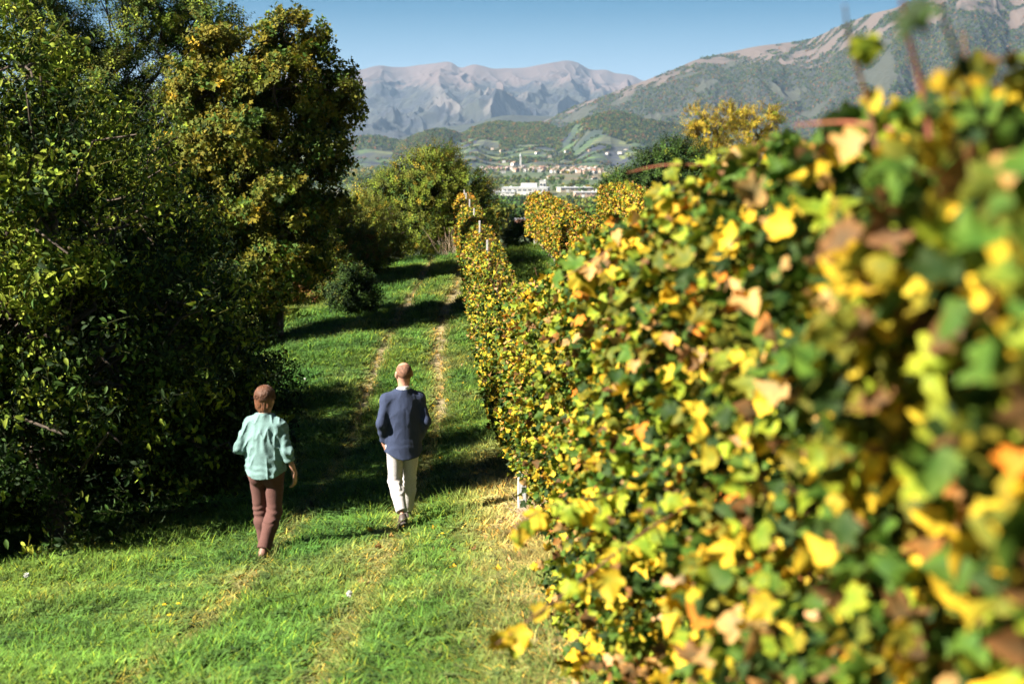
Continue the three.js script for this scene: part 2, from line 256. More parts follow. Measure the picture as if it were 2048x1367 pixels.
// a tree or bush: limbs run from the trunk into the lobes of the crown, sprigs fill each lobe
function tree(name, label, category, base, o, group) {
  const R = rng(o.seed), t = thing(name, label, category, base, 0, group), H = o.trunkTop ?? 2, trunkEnd = V(o.lean?.[0] ?? 0, H, o.lean?.[1] ?? 0);
  if (o.trunk) mesh('trunk', tube(wander(V(0, -.3, 0), trunkEnd, 7, o.trunk * 2.5, R), (s) => o.trunk * (1.25 * Math.exp(-s * 9) + 1 - .45 * s), 9, .25), o.wood ?? woodMat, t);
  const lists = o.sprigs.map(() => []), p = V(), d = V(), nn = V(), tot = o.lobes.reduce((s, l) => s + l[3] * l[4], 0);
  for (const [lx, ly, lz, lr, lh] of o.lobes) {
    const c = V(lx, ly, lz), limbs = [];
    if (o.trunk) {
      const start = trunkEnd.clone().multiplyScalar(clamp(.45 + .55 * ly / (H + 2.5), .3, 1)), path = wander(start, c, 5, lr * .7, R), r0 = o.trunk * (.42 + .1 * R());
      limbs.push(tube(path, [r0, r0 * .35], 6, .2));
      for (let k = 0; k < 7; k++) { const w = R() * 6.28, u = R() * 1.5 - .4, e = V(c.x + Math.cos(w) * lr * .85, c.y + u * lh * .7, c.z + Math.sin(w) * lr * .85); limbs.push(tube(wander(path[3 + Math.floor(R() * 3)], e, 4, lr * .4, R), [r0 * .38, .012], 5)); }
      mesh('branch', mergeGeometries(limbs), o.wood ?? woodMat, t);
    }
    const n = Math.round(o.count * lr * lh / tot);
    for (let i = 0, tries = 0; i < n && tries < n * 6; tries++) {
      const u = 2 * R() - 1, w = R() * 6.28, q = Math.sqrt(1 - u * u), rad = Math.pow(R(), o.shell ?? .38);
      d.set(q * Math.cos(w), u, q * Math.sin(w));
      const lump = 1 + (o.lump ?? .38) * noise(d.x * 1.7 + lx, d.y * 1.7 + ly, d.z * 1.7 + lz + o.seed) + .16 * noise(d.x * 4 + lx, d.y * 4, d.z * 4 + lz);
      p.set(lx + d.x * lr * rad * lump, ly + d.y * lh * rad * lump, lz + d.z * lr * rad * lump);
      if (p.y < .05) continue;
      if (noise(p.x * (o.gapF ?? 1.3), p.y * (o.gapF ?? 1.3) * 1.3, p.z * (o.gapF ?? 1.3) + o.seed) < (o.gap ?? -.12)) continue;
      const k = Math.floor(R() * o.sprigs.length), s = o.size * (.7 + .6 * R());
      d.x += (R() - .5) * .9; d.y += (R() - .5) * .9 + (o.up ?? .25); d.z += (R() - .5) * .9;
      nn.set(R() - .5, R() - .5, R() - .5);
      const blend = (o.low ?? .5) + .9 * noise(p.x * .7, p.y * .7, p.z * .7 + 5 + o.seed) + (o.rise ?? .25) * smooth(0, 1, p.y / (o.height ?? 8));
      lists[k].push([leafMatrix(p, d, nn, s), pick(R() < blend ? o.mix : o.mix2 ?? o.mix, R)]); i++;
    }
  }
  lists.forEach((l, k) => { if (l.length) instances('crown', o.sprigs[k], o.mat ?? foliage, l, t); });
  t.scale.setScalar(o.scale ?? 1); return t;
}
const foliage = leafMat({ roughness: .7 });
const cherrySprig = [sprig(cherryLeaf, 7, .34, 51, { hang: .75 }), sprig(cherryLeaf, 8, .32, 52, { hang: .6 }), sprig(cherryLeaf, 6, .36, 53, { hang: .9 })];
const mapleSprig = [sprig(mapleLeaf, 9, .36, 54), sprig(mapleLeaf, 8, .4, 55), sprig(mapleLeaf, 10, .34, 56)];
const smallOvate = [ovateLeaf(.5, .3, .3, 61), ovateLeaf(.55, .6, .4, 62)];
const fineSprig = [sprig(smallOvate, 12, .26, 57), sprig(smallOvate, 14, .24, 58), sprig(smallOvate, 11, .28, 59)];
const lightLeaf = [ovateLeaf(.6, .2, .2, 63)];
const clump = [0, 1, 2].map((k) => { // coarse leaf clump for trees hundreds of metres away
  const R = rng(70 + k), parts = []; for (let i = 0; i < 26; i++) { const g = lightLeaf[0].clone(), a = R() * 6.28, u = R() * 2 - 1, q = Math.sqrt(1 - u * u), d = V(q * Math.cos(a), u, q * Math.sin(a)); g.applyMatrix4(leafMatrix(d.clone().multiplyScalar(.45 + .25 * R()), V(R() - .5, R() - .5, R() - .5), d, .5)); const v = .75 + .5 * R(), c = g.attributes.color; for (let j = 0; j < c.count; j++) c.setXYZ(j, v, v, v); parts.push(g); } return mergeGeometries(parts);
});

// ---- the trees along the left of the track
const cherry = tree('cherry_tree', 'dark leafy tree with long drooping leaves at the left edge of the meadow', 'tree', G(-5.35, 16.3), { seed: 101, lump: .55, low: .0, rise: .9, trunk: .13, trunkTop: 2.6, height: 6, lobes: [[-.2, 1.2, .2, 1.7, 1.3], [-.9, 2.6, 0, 1.6, 1.4], [.5, 2.4, -.4, 1.5, 1.3], [.0, 3.9, .1, 1.3, 1.3], [-.7, 5.0, .2, 1.05, 1.15], [-.2, 5.6, -.3, .7, .9], [1.2, 1.2, -.9, 1.25, 1.2], [.9, 2.6, -1.7, 1.3, 1.5], [.2, 4.0, -1.7, 1.1, 1.2], [-2.0, 1.4, .3, 1.6, 1.5], [-1.9, 3.6, 0, 1.3, 1.6]], count: 9500, size: .26, sprigs: cherrySprig, mix: [['green', 2], ['lime', 5], ['bright', 7]], mix2: [['green', 4], ['dark', 7], ['lime', .3]], gap: .0, up: .15 });  // crown colour paints sunlight in towards the top, shade in lower down
tree('added_shade_tree', 'dark leafy tree added outside the frame left of the cherry tree to shade it', 'tree', G(-9.8, 14.9), { seed: 107, trunk: .13, trunkTop: 2.6, height: 6, lobes: [[0, 1.6, 0, 1.7, 1.6], [-.6, 3.4, .1, 1.6, 1.5], [.5, 3.0, -.3, 1.4, 1.3]], count: 4200, size: .32, sprigs: cherrySprig, mix: [['green', 4], ['dark', 4]], gap: -.25 });  // unseen tree, added to darken the lower part of the cherry crown
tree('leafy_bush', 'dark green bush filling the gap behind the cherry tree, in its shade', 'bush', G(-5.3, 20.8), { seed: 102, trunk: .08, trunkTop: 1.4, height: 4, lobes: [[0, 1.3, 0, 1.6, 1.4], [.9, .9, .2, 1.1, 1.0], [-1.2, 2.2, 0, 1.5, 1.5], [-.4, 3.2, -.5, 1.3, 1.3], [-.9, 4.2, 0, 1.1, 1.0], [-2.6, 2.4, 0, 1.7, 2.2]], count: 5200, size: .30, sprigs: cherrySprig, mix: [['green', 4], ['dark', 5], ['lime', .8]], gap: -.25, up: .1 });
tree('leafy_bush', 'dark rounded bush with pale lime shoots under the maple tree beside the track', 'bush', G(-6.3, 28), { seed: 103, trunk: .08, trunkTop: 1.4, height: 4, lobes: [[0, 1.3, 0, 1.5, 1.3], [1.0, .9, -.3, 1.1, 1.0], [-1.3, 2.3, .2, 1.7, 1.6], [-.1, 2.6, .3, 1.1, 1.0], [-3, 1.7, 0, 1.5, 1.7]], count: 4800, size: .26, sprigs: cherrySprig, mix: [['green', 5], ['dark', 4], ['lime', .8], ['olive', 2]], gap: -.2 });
tree('added_shade_tree', 'dark leafy tree added behind the shaded bush at the left frame edge to shade the track', 'tree', G(-8.9, 22.6), { seed: 108, trunk: .14, trunkTop: 2.6, height: 7, lobes: [[0, 1.6, 0, 2.0, 1.6], [-.3, 3.6, 1.2, 1.8, 1.6], [.3, 3.4, -1.4, 1.8, 1.6], [.4, 5.4, .2, 1.7, 1.4], [-.2, 5.0, -1.6, 1.3, 1.2], [1.0, 2.4, 1.6, 1.6, 1.4]], count: 5600, size: .34, sprigs: cherrySprig, mix: [['green', 4], ['dark', 4]], gap: -.25 });  // added so that its shadow darkens the track beyond the walkers
tree('added_shade_tree', 'dark leafy tree added just behind the cherry tree at the left frame edge for its shadow', 'tree', G(-8.7, 18.9), { seed: 109, trunk: .14, trunkTop: 2.6, height: 7, lobes: [[0, 1.6, 0, 1.9, 1.6], [-.3, 3.6, .8, 1.7, 1.6], [.3, 3.4, -1.0, 1.7, 1.6], [.3, 5.3, .2, 1.5, 1.4], [.2, 5.2, -1.2, 1.2, 1.2], [.3, 5.2, 1.2, 1.2, 1.2]], count: 5200, size: .34, sprigs: cherrySprig, mix: [['green', 4], ['dark', 4]], gap: -.3 });  // added to close a lit gap in the tree shadow on the grass
tree('oak_tree', 'tall open-crowned tree with small green leaves whose top leaves the picture behind the cherry tree', 'tree', G(-12.9, 48), { seed: 104, scale: 1.08, trunk: .2, trunkTop: 5.5, height: 11, wood: darkWood, lobes: [[-1.6, 6.6, 0, 1.5, 1.2], [1.4, 6.6, .4, 1.4, 1.0], [2.3, 8.0, 0, 1.2, .9], [-.5, 8.6, -.3, 1.6, 1.2], [1.3, 10.0, 0, 1.5, 1.2], [-2.2, 9.2, .5, 1.5, 1.3], [0, 11.2, 0, 1.6, 1.2], [-.2, 4.4, .6, 1.6, 1.2], [2.2, 5.0, .3, 1.3, .9], [-3.0, 5, 0, 1.7, 1.6], [-3, 11, 0, 1.5, 1.3], [-.2, 7.4, .6, 1.6, 1.3], [-2, 8, .4, 1.7, 1.4], [2.6, 9.6, 0, 1.2, 1.0]], count: 15000, size: .30, sprigs: fineSprig, mix: [['green', 5], ['olive', 3], ['dark', 2], ['ochre', 1], ['lime', 3], ['bright', 2]], gap: -.04, gapF: 1.1 });
tree('maple_tree', 'broad maple tree turning ochre, standing tallest beside the track', 'tree', G(-6.75, 39.5), { seed: 105, scale: 1.04, trunk: .22, trunkTop: 3.8, height: 9, wood: woodMat, lobes: [[-1.0, 7.5, .2, .95, .65], [.75, 7.85, 0, .85, .75], [-1.4, 6.6, .3, 1.05, .8], [.3, 6.7, .5, 1.25, .9], [1.55, 6.4, -.1, .9, .95], [-.5, 5.4, .6, 1.4, .9], [1.45, 5.1, .2, .85, .6], [-1.8, 4.8, .6, 1.2, 1.0], [.2, 4.0, 1.0, 1.4, .9], [1.35, 3.8, .3, .75, .7], [-1.7, 3.2, .9, 1.4, 1.1], [.4, 2.6, 1.0, 1.3, 1.0], [-.9, 1.6, 1.2, 1.4, 1.0]], count: 10500, size: .29, sprigs: mapleSprig, mix: [['ochre', 5], ['olive', 6], ['gold', .25], ['green', 2], ['lime', 1]], mix2: [['olive', 5], ['ochre', 1.5], ['green', 4], ['dark', 2]], gap: -.02, gapF: 1.25 });
// ---- shrubs along the left edge and the end of the track
const shrub = (name, label, x, D, w, h, seed, mix, mix2, n = 2600, sp = fineSprig, size = .26) => tree(name, label, name === 'hornbeam_bush' ? 'bush' : 'shrub', G(x, D), { seed, trunk: .05, trunkTop: h * .5, height: h, lobes: [[0, h * .36, 0, w * .42, h * .36], [-w * .28, h * .42, .2, w * .28, h * .34], [w * .26, h * .34, .1, w * .28, h * .3], [w * .05, h * .68, 0, w * .3, h * .28], [-w * .12, h * .8, .1, w * .18, h * .2]], count: n, size, sprigs: sp, mix, mix2, gap: -.15, gapF: 1.6 });
tree('hornbeam_bush', 'large rounded yellow-green bush at the far end of the track, before the valley', 'bush', G(-3.9, 64), { seed: 111, trunk: .12, trunkTop: 3, height: 6, lobes: [[0, 2.6, 0, 2.3, 2.0], [-1.9, 2.0, .3, 1.7, 1.5], [1.8, 2.2, .2, 1.6, 1.6], [.3, 3.8, .1, 1.6, 1.1], [-1.2, 3.3, .2, 1.3, .9], [.6, 4.7, 0, .9, .65], [1.7, 3.4, 0, 1.1, .9], [-3.0, 1.6, .4, 1.4, 1.4], [-3.6, .9, .9, 1.3, 1.0], [-.2, 1.2, 1.2, 1.9, 1.1]], count: 11500, size: .32, sprigs: fineSprig, mix: [['olive', 3], ['green', 1], ['lime', 8], ['ochre', 2], ['yellow', 1]], mix2: [['green', 3], ['lime', 4], ['olive', 4]], gap: -.10, gapF: 1.4 });
shrub('shrub', 'pale yellow-green shrub under the right side of the maple tree', -6.9, 48, 2.8, 2.8, 112, [['lime', 4], ['olive', 3], ['yellow', 1]], [['olive', 3], ['green', 3]]);
shrub('shrub', 'russet and olive shrub between the maple tree and the large rounded bush', -6.0, 53, 3.2, 2.6, 113, [['russet', 2], ['olive', 4], ['ochre', 3], ['lime', 3]], [['green', 3], ['olive', 3]]);
shrub('shrub', 'brownish low shrub left of the small dark bush at the track edge', -6.7, 47, 2.0, 1.5, 114, [['russet', 2], ['olive', 4], ['ochre', 2]], [['green', 3], ['olive', 3]], 1500);
shrub('shrub', 'small dark green bush standing alone on the grass at the left track edge', -4.75, 42.5, 1.3, 1.35, 115, [['dark', 3], ['green', 4], ['olive', 1]], [['dark', 4], ['green', 3]], 1500);
shrub('shrub', 'yellow-green shrub at the left foot of the large rounded bush', -5.9, 59, 3.4, 3.0, 116, [['olive', 3], ['ochre', 3], ['lime', 6], ['yellow', 1]], [['green', 4], ['olive', 2]]);
shrub('shrub', 'low creeper-like shrub with bright yellow leaves beside the pale grass strip', -8.0, 43.5, 2.4, .8, 117, [['yellow', 2], ['lime', 3], ['olive', 2]], [['lime', 3], ['olive', 3]], 1300);
shrub('shrub', 'dark shrub between the large rounded bush and the first vine row', -1.5, 66, 1.2, 2.7, 118, [['dark', 4], ['green', 4]], [['dark', 5], ['green', 2]]);
shrub('shrub', 'green weedy shrub on the crest between the vine rows', .6, 66, 1.8, 1.6, 119, [['green', 4], ['lime', 1], ['olive', 3]], [['dark', 2], ['green', 4]], 1300);
shrub('shrub', 'reddish brown shrub below the maple tree, beside the pale yellow-green one', -8.2, 39, 2.8, 2.2, 120, [['russet', 3], ['ochre', 3], ['olive', 3]], [['olive', 3], ['green', 3]], 1800);
shrub('shrub', 'dark olive shrub round the foot of the maple tree', -7.7, 37.6, 2.6, 1.9, 121, [['dark', 2], ['olive', 4], ['green', 3]], [['dark', 3], ['green', 3]], 2200, cherrySprig, .24);
// ---- beyond the vine rows
tree('broadleaf_tree', 'dense dark green tree rising behind the second vine row', 'tree', G(6.6, 76), { seed: 131, trunk: .2, trunkTop: 3, height: 9, lobes: [[0, 2.6, 0, 1.8, 1.7], [-.9, 3.4, .5, 1.0, 1.0], [1.3, 3.6, .2, 1.5, 1.5], [.6, 4.6, 0, .9, .8], [1.9, 5.2, 0, .9, .8], [2.9, 4.6, 0, 1.1, 1.2], [3.5, 3, 0, 1.8, 2]], count: 5200, size: .42, sprigs: fineSprig, mix: [['green', 5], ['dark', 3], ['lime', .5]], mix2: [['dark', 4], ['green', 3]], gap: -.15 });
const poplar = (label, x, D, h, seed) => tree('poplar_tree', label, 'tree', G(x, D), { seed, trunk: .2, trunkTop: h * .55, height: h, wood: paleWood, lobes: [[0, h * .45, 0, h * .13, h * .16], [-h * .08, h * .6, 0, h * .11, h * .16], [h * .09, h * .62, .3, h * .11, h * .15], [0, h * .78, 0, h * .12, h * .15], [-h * .1, h * .84, 0, h * .07, h * .1], [h * .1, h * .86, 0, h * .07, h * .1]], count: 3000, size: .42, sprigs: fineSprig, mix: [['yellow', 8], ['gold', 2], ['lime', 2]], gap: .03, gapF: 1.1, shell: .5 }, 'golden poplars behind the vine rows');
poplar('golden yellow tree standing behind the dark green tree', 16.6, 120, 14.2, 132);
poplar('thinner golden tree whose pale branches show, beside the fuller golden one', 21.0, 124, 14.6, 133);

// ---- the cherry tree's larger leaves, one by one
{
  const R = rng(140), mats = ['green', 'green', 'dark', 'lime', 'lime', 'olive'].map((k) => leafMat({ color: rgb(...PAL[k]), roughness: .6 }));
  for (let i = 0; i < 300; i++) {
    const h = .5 + 5.4 * R(), rr = 2.2 - .26 * h, w = R() * 3.6 - .4, p = V(-.3 + rr * Math.cos(w) * (h < 2.2 ? 1.1 : .85), h, rr * Math.sin(w) * .9 + .1);
    const m = mesh('leaf', cherryLeaf[i % 4], mats[Math.floor(R() * mats.length)], cherry);
    m.matrixAutoUpdate = true; leafMatrix(p, V((R() - .5) * .8 + .3 * Math.cos(w), -.9, (R() - .5) * .8 + .3), V(R() - .3, R() * .6, 1), 0.085 + .04 * R(), _m); _m.decompose(m.position, m.quaternion, m.scale);
  }
}
// ------------------------------------------------------------------ the vineyard
const rowTop = curve([[0, .26], [2.2, .22], [2.6, .17], [3.2, .09], [3.8, .03], [5.2, .0], [6.6, -.27], [9.6, -.62], [14.5, -1.40], [18.5, -1.88], [25, -2.60], [30, -2.42], [40, -2.15], [58, -1.98], [66, -2.1]]);
const vineMix = [['lime', 4.5], ['yellow', 4], ['green', 6], ['dark', 5], ['gold', 1.8], ['tan', .6], ['olive', 2], ['ochre', 2.5], ['pink', .25], ['brown', 2], ['olive', 2.5]], vineMixB = [['green', 6], ['lime', 3], ['dark', 5], ['yellow', 1.6], ['tan', .8], ['brown', .8]], autumnMix = [['gold', 3], ['orange', 3], ['tan', 1], ['yellow', 3], ['lime', 1], ['russet', 2]];
const vineLeafMats = []; { const R = rng(7); for (const mix of [vineMix, vineMixB]) for (let i = 0; i < 16; i++) vineLeafMats.push(leafMat({ color: pick(mix, R), roughness: .6 })); }
const vineLeafMat = leafMat({ roughness: .62 });
function grapevine(label, group, x, D, top, o) {
  const R = rng(o.seed), base = G(x, D), h = top - base.y, t = thing('grapevine', label, 'grapevine', base, 0, group), wire = .75 + .1 * R();
  mesh('trunk', tube(wander(V(0, -.1, 0), V((R() - .5) * .08, wire, (R() - .5) * .15), 5, .14, R), (s) => .042 - .014 * s + .012 * Math.exp(-s * 8), 7, .35), o.wood ?? woodMat, t);
  mesh('cordon', tube(wander(V(0, wire - .03, -.52), V(0, wire, .52), 5, .08, R), [.016, .013], 5, .3), darkWood, t);
  const canes = []; for (let k = 0; k < 8; k++) { const z = -.45 + .9 * (k + R() * .6) / 8, e = V((R() - .5) * .6, h * (.85 + .2 * R()), z + (R() - .5) * .5); canes.push(tube(wander(V(0, wire, z), e, 4, .22, R), [.006, .0028], 4)); }
  mesh('canes', mergeGeometries(canes), caneMat, t);
  const n = o.n, L = []; let guard = 0;
  while (L.length < n && guard++ < n * 5) {
    const z = (R() - .5) * 1.08, hh = o.low + (h - o.low + .05) * Math.pow(R(), .85), f = hh / h;
    const bulge = .40 + .16 * noise(D * .9 - z, hh * 1.4, o.seed * .01) + .12 * noise((D - z) * 3.3, hh * 3.3, 3);
    const taper = f > .85 ? lerp(1, .45, (f - .85) / .2) : f < .3 && D > 10 ? lerp(.55, 1, f / .3) : 1, skirt = x < 1.3 && D < 12 ? .30 * Math.exp(-(((D - 6.6) / 2.6) ** 2)) * smooth(1.3, .3, hh) : 0;
    const side = R() < .62 ? -1 : 1, xx = side * (bulge + (side < 0 ? skirt * (.6 + .8 * noise((D - z) * 2.5, hh * 3, 8)) : 0)) * taper * Math.pow(R(), .55) + .05 * (R() - .5);
    const topEdge = h * (1 + .06 * noise((D - z) * 1.3, x, 4)) - .02; if (hh > topEdge) continue;
    if (noise((D - z) * 2.2, hh * 2.2, xx * 2 + 9) < (o.gap ?? -.12)) continue;
    const p = V(xx + .04 * (R() - .5), hh, z), out = V(side * (.25 + .6 * R()) + (R() - .5) * .9, .3 + 1.5 * (R() - .4), (R() - .5) * 2.3), tip = V(side * .4 + (R() - .5) * 1.1, -.8 + R() * 1.1, (R() - .5) * 1.5);
    const patch = noise((D - z) * 1.1, hh * 1.1, x + 2) + .25 * (f - .5);
    L.push({ p, out, tip, s: (.034 + .044 * Math.pow(R(), 1.3)) * (o.leaf ?? 1), mix: o.autumn > R() ? autumnMix : patch > -.14 ? vineMix : vineMixB, near: Math.hypot(x + xx, base.y + hh, D - z) + (side > 0 ? .9 : 0) });
  }
  L.sort((a, b) => a.near - b.near);
  const rest = vineNear.length && o.fine ? vineNear.map(() => []) : vineFar.map(() => []);
  L.forEach((l, i) => {
    if (i < (o.single ?? 0)) {
      const k = Math.floor(R() * 16) + (l.mix === vineMix ? 0 : 16), m = mesh('leaf', o.fine ? vineNear[i % 6] : vineFar[i % 3], vineLeafMats[k], t);
      leafMatrix(l.p, l.tip, l.out, l.s, _m); _m.decompose(m.position, m.quaternion, m.scale);
    } else rest[i % rest.length].push([leafMatrix(l.p, l.tip, l.out, l.s), pick(l.mix, R)]);
  });
  rest.forEach((l, k) => { if (l.length) instances('foliage', (o.fine ? vineNear : vineFar)[k], vineLeafMat, l, t); });
  return t;
}
const TENS = ['', '', 'twent', 'thirt', 'fort', 'fift', 'sixt'], ONES = ['', 'first', 'second', 'third', 'fourth', 'fifth', 'sixth', 'seventh', 'eighth', 'ninth'], TEEN = ['tenth', 'eleventh', 'twelfth', 'thirteenth', 'fourteenth', 'fifteenth', 'sixteenth', 'seventeenth', 'eighteenth', 'nineteenth'];
const ordinal = (n) => n < 10 ? ONES[n] : n < 20 ? TEEN[n - 10] : TENS[Math.floor(n / 10)] + (n % 10 ? 'y-' + ONES[n % 10] : 'ieth');
const ORD = ['closest', 'second', 'third', 'fourth', 'fifth', 'sixth', 'seventh', 'eighth', 'ninth', 'tenth', 'eleventh', 'twelfth', 'thirteenth', 'fourteenth', 'fifteenth', 'sixteenth', 'seventeenth', 'eighteenth', 'nineteenth', 'twentieth'];
const nearRow = [];
for (let k = 0; k * .92 + 2.1 < 58.6; k++) {
  const D = 2.1 + k * .92, x = rowX(D);
  const label = k < 20 ? `yellow and green grapevine, the ${ORD[k]} from the camera in the row along the track` : D > 54 ? `orange-tinged grapevine, ${ordinal(62 - k)} from the far end of the row along the track` : D < 33 ? `yellow-green grapevine in the dip of the track row, ${ordinal(k + 1)} from the camera` : `grapevine on the rise to the crest, ${ordinal(k + 1)} from the camera in the track row`;
  const group = k < 20 ? 'grapevines of the row along the track' : D > 54 ? 'grapevines at the end of the near row' : D < 33 ? 'grapevines in the dip of the near row' : 'grapevines on the rise of the near row';
  nearRow.push(grapevine(label, group, x, D, rowTop(D), { seed: 500 + k, n: D < 8 ? 3400 : D < 20 ? 2900 : 1700, fine: D < 14, single: D < 14 ? 300 : D < 24 ? 150 : 0, low: D < 10 ? .03 : D < 13 ? .3 : .5, autumn: D > 54 ? .6 : .06, leaf: D < 4.5 ? 1.22 : D < 7 ? 1.1 : D < 14 ? 1 : 1.15, gap: D > 24 ? -.3 : -.12 }));
}
for (const [r, off, d0] of [[2, 3.05, 36], [3, 6.1, 36]]) for (let D = d0; D < 61; D += .95) {
  const x = rowX(D) + off;
  grapevine(r === 2 ? (D > 57 ? `golden grapevine with a pale trunk, ${ordinal(Math.round((61 - D) / .95) + 1)} from the far end of the second row` : `golden grapevine seen over the near row, ${ordinal(Math.round((61 - D) / .95) + 1)} from the second row's far end`) : `golden grapevine behind the second row, ${ordinal(Math.round((61 - D) / .95) + 1)} from the third row's far end`, r === 2 ? (D > 57 ? 'grapevines at the end of the second row' : 'grapevines of the second row') : 'grapevines of the third row', x, D, ground(x, D) + 2.3 + .28 * noise(D * .7, r * 5) + .2 * noise(D * 3, r), { seed: 800 + r * 100 + Math.round(D * 3), n: 900, low: .55, autumn: .25, leaf: 1.4, gap: -.4, wood: paleWood });
}
// posts and wires
const steel = std(rgb(.42, .42, .41), { metalness: .6, roughness: .5 }), greyPost = std(rgb(.42, .40, .38), { bumpMap: bark, bumpScale: .004 }), woodPost = std(rgb(.34, .25, .19), { map: barkTone, bumpMap: bark, bumpScale: .01 });
function post(label, x, D, h, r, mat, group, up = .06) {
  const t = thing('vine_post', label, 'post', G(x, D), 0, group);
  mesh('stake', new RoundedBoxGeometry(r * 2, h + .4, r * 2, 2, r * .25).translate(0, h / 2 - .2, 0), mat, t);
  mesh('cap', new RoundedBoxGeometry(r * 2.15, up, r * 2.15, 2, .006).translate(0, h + up / 2 - .01, 0), mat, t);
  for (const y of [.75, 1.3, 1.8]) if (y < h) mesh('wire_clip', new THREE.TorusGeometry(r * 1.25, .004, 5, 12).rotateX(Math.PI / 2).translate(0, y, 0), steel, t);
  return t;
}
post('short pale grey post in the gap under the vine row, beside a dark trunk', rowX(15.0) - .32, 15.0, .46, .05, std(rgb(.42, .43, .44), { roughness: .6, bumpMap: bark, bumpScale: .002 }), null, .05);
post('weathered wooden post top sticking out of the blurred near vines', rowX(4.2) - .02, 4.2, rowTop(4.2) - ground(rowX(4.2), 4.2) + .02, .04, woodPost);
for (const [i, D] of [32.5, 38, 43.5, 49, 54.5, 57.8].entries()) post(`thin pale stake above the track vine row, ${ordinal(6 - i)} from its far end`, rowX(D) - .05, D, rowTop(D) - ground(rowX(D), D) + .16, .022, greyPost, 'stakes of the near vine row');
post('thin grey stake at the far end of the second vine row', rowX(60.6) + 3.0, 60.6, 2.5, .04, greyPost);
const wire = (name, label, off, dy) => { const pts = []; for (let D = 1; D <= 58; D += 1.5) pts.push(V(rowX(D) + off, lerp(ground(rowX(D), D), rowTop(D), dy), -D)); tag(mesh(name, tube(pts, .0018, 4), steel), label, 'wire'); };
wire('trellis_wire', 'lowest steel wire carrying the near vine row', 0, .33); wire('trellis_wire', 'middle steel wire inside the near vine row', .02, .6); wire('trellis_wire', 'top steel wire inside the near vine row', -.02, .85);
// stray shoots of the near row, each a part of its vine
function shoot(vine, pts, r, mat, leaves, seed, mix = [['lime', 4], ['yellow', 3]], size = .1) {
  const R = rng(seed), o = vine.position, c = new THREE.CatmullRomCurve3(pts.map((p) => p.clone().sub(o))), P = c.getPoints(14);
  mesh('cane', tube(P, [r, r * .4], 6, .2), mat, vine);
  for (let i = 0; i < leaves; i++) { const t = .1 + .9 * (i + R() * .6) / leaves, p = c.getPoint(Math.min(1, t)), m = mesh('leaf', vineNear[i % 6], leafMat({ color: pick(mix, R), roughness: .6 }), vine); p.x += (R() - .5) * .07; p.y += (R() - .6) * .06; leafMatrix(p, V(R() - .5, -.5 - R() * .5, R() - .5), V(-.6 + (R() - .5) * .8, .5 + R() * .5, .6), size * (.7 + .6 * R()), _m); _m.decompose(m.position, m.quaternion, m.scale); }
}
const vineAt = (D) => nearRow[clamp(Math.round((D - 2.1) / .92), 0, nearRow.length - 1)];
shoot(vineAt(4.8), [at(1380, 1010, 5), at(1280, 1070, 4.7), at(1150, 1170, 4.5), at(990, 1290, 4.4)], .006, caneMat, 16, 901, undefined, .08);
shoot(vineAt(6), [at(1300, 960, 5.9), at(1180, 1000, 5.4), at(1090, 1015, 5.2), at(1005, 1070, 5.1)], .005, caneMat, 12, 902, undefined, .085);
shoot(vineAt(3), [at(1870, 330, 2.5), at(1845, 180, 2.5), at(1815, 60, 2.45), at(1795, -60, 2.4)], .0075, redCane, 1, 903, [['green', 2]], .05);
shoot(vineAt(3.6), [at(1760, 330, 2.9), at(1735, 200, 2.9), at(1700, 80, 2.85), at(1690, 10, 2.8)], .006, caneMat, 2, 904, undefined, .06);
shoot(vineAt(3), [at(1790, 260, 3.0), at(1700, 245, 3.1), at(1590, 250, 3.3)], .006, redCane, 1, 905, [['tan', 1]]);
shoot(vineAt(2.2), [at(1990, 300, 2.2), at(1930, 150, 2.2), at(1890, 40, 2.15), at(1860, -60, 2.1)], .005, caneMat, 8, 906, [['green', 3], ['dark', 3], ['gold', 1]], .05);
shoot(vineAt(6), [at(1330, 430, 6.4), at(1250, 480, 6.3), at(1120, 560, 6.3)], .005, caneMat, 8, 907, [['green', 2], ['yellow', 2], ['tan', 2]], .1);
shoot(vineAt(5), [at(1420, 330, 5.2), at(1330, 330, 5.2), at(1255, 345, 5.4)], .004, redCane, 3, 908, [['gold', 2], ['tan', 1], ['lime', 2]], .055);
shoot(vineAt(7.5), [at(1300, 640, 7), at(1200, 560, 6.6), at(1130, 500, 6.4)], .005, caneMat, 9, 909, [['green', 2], ['lime', 2], ['yellow', 1]], .11);
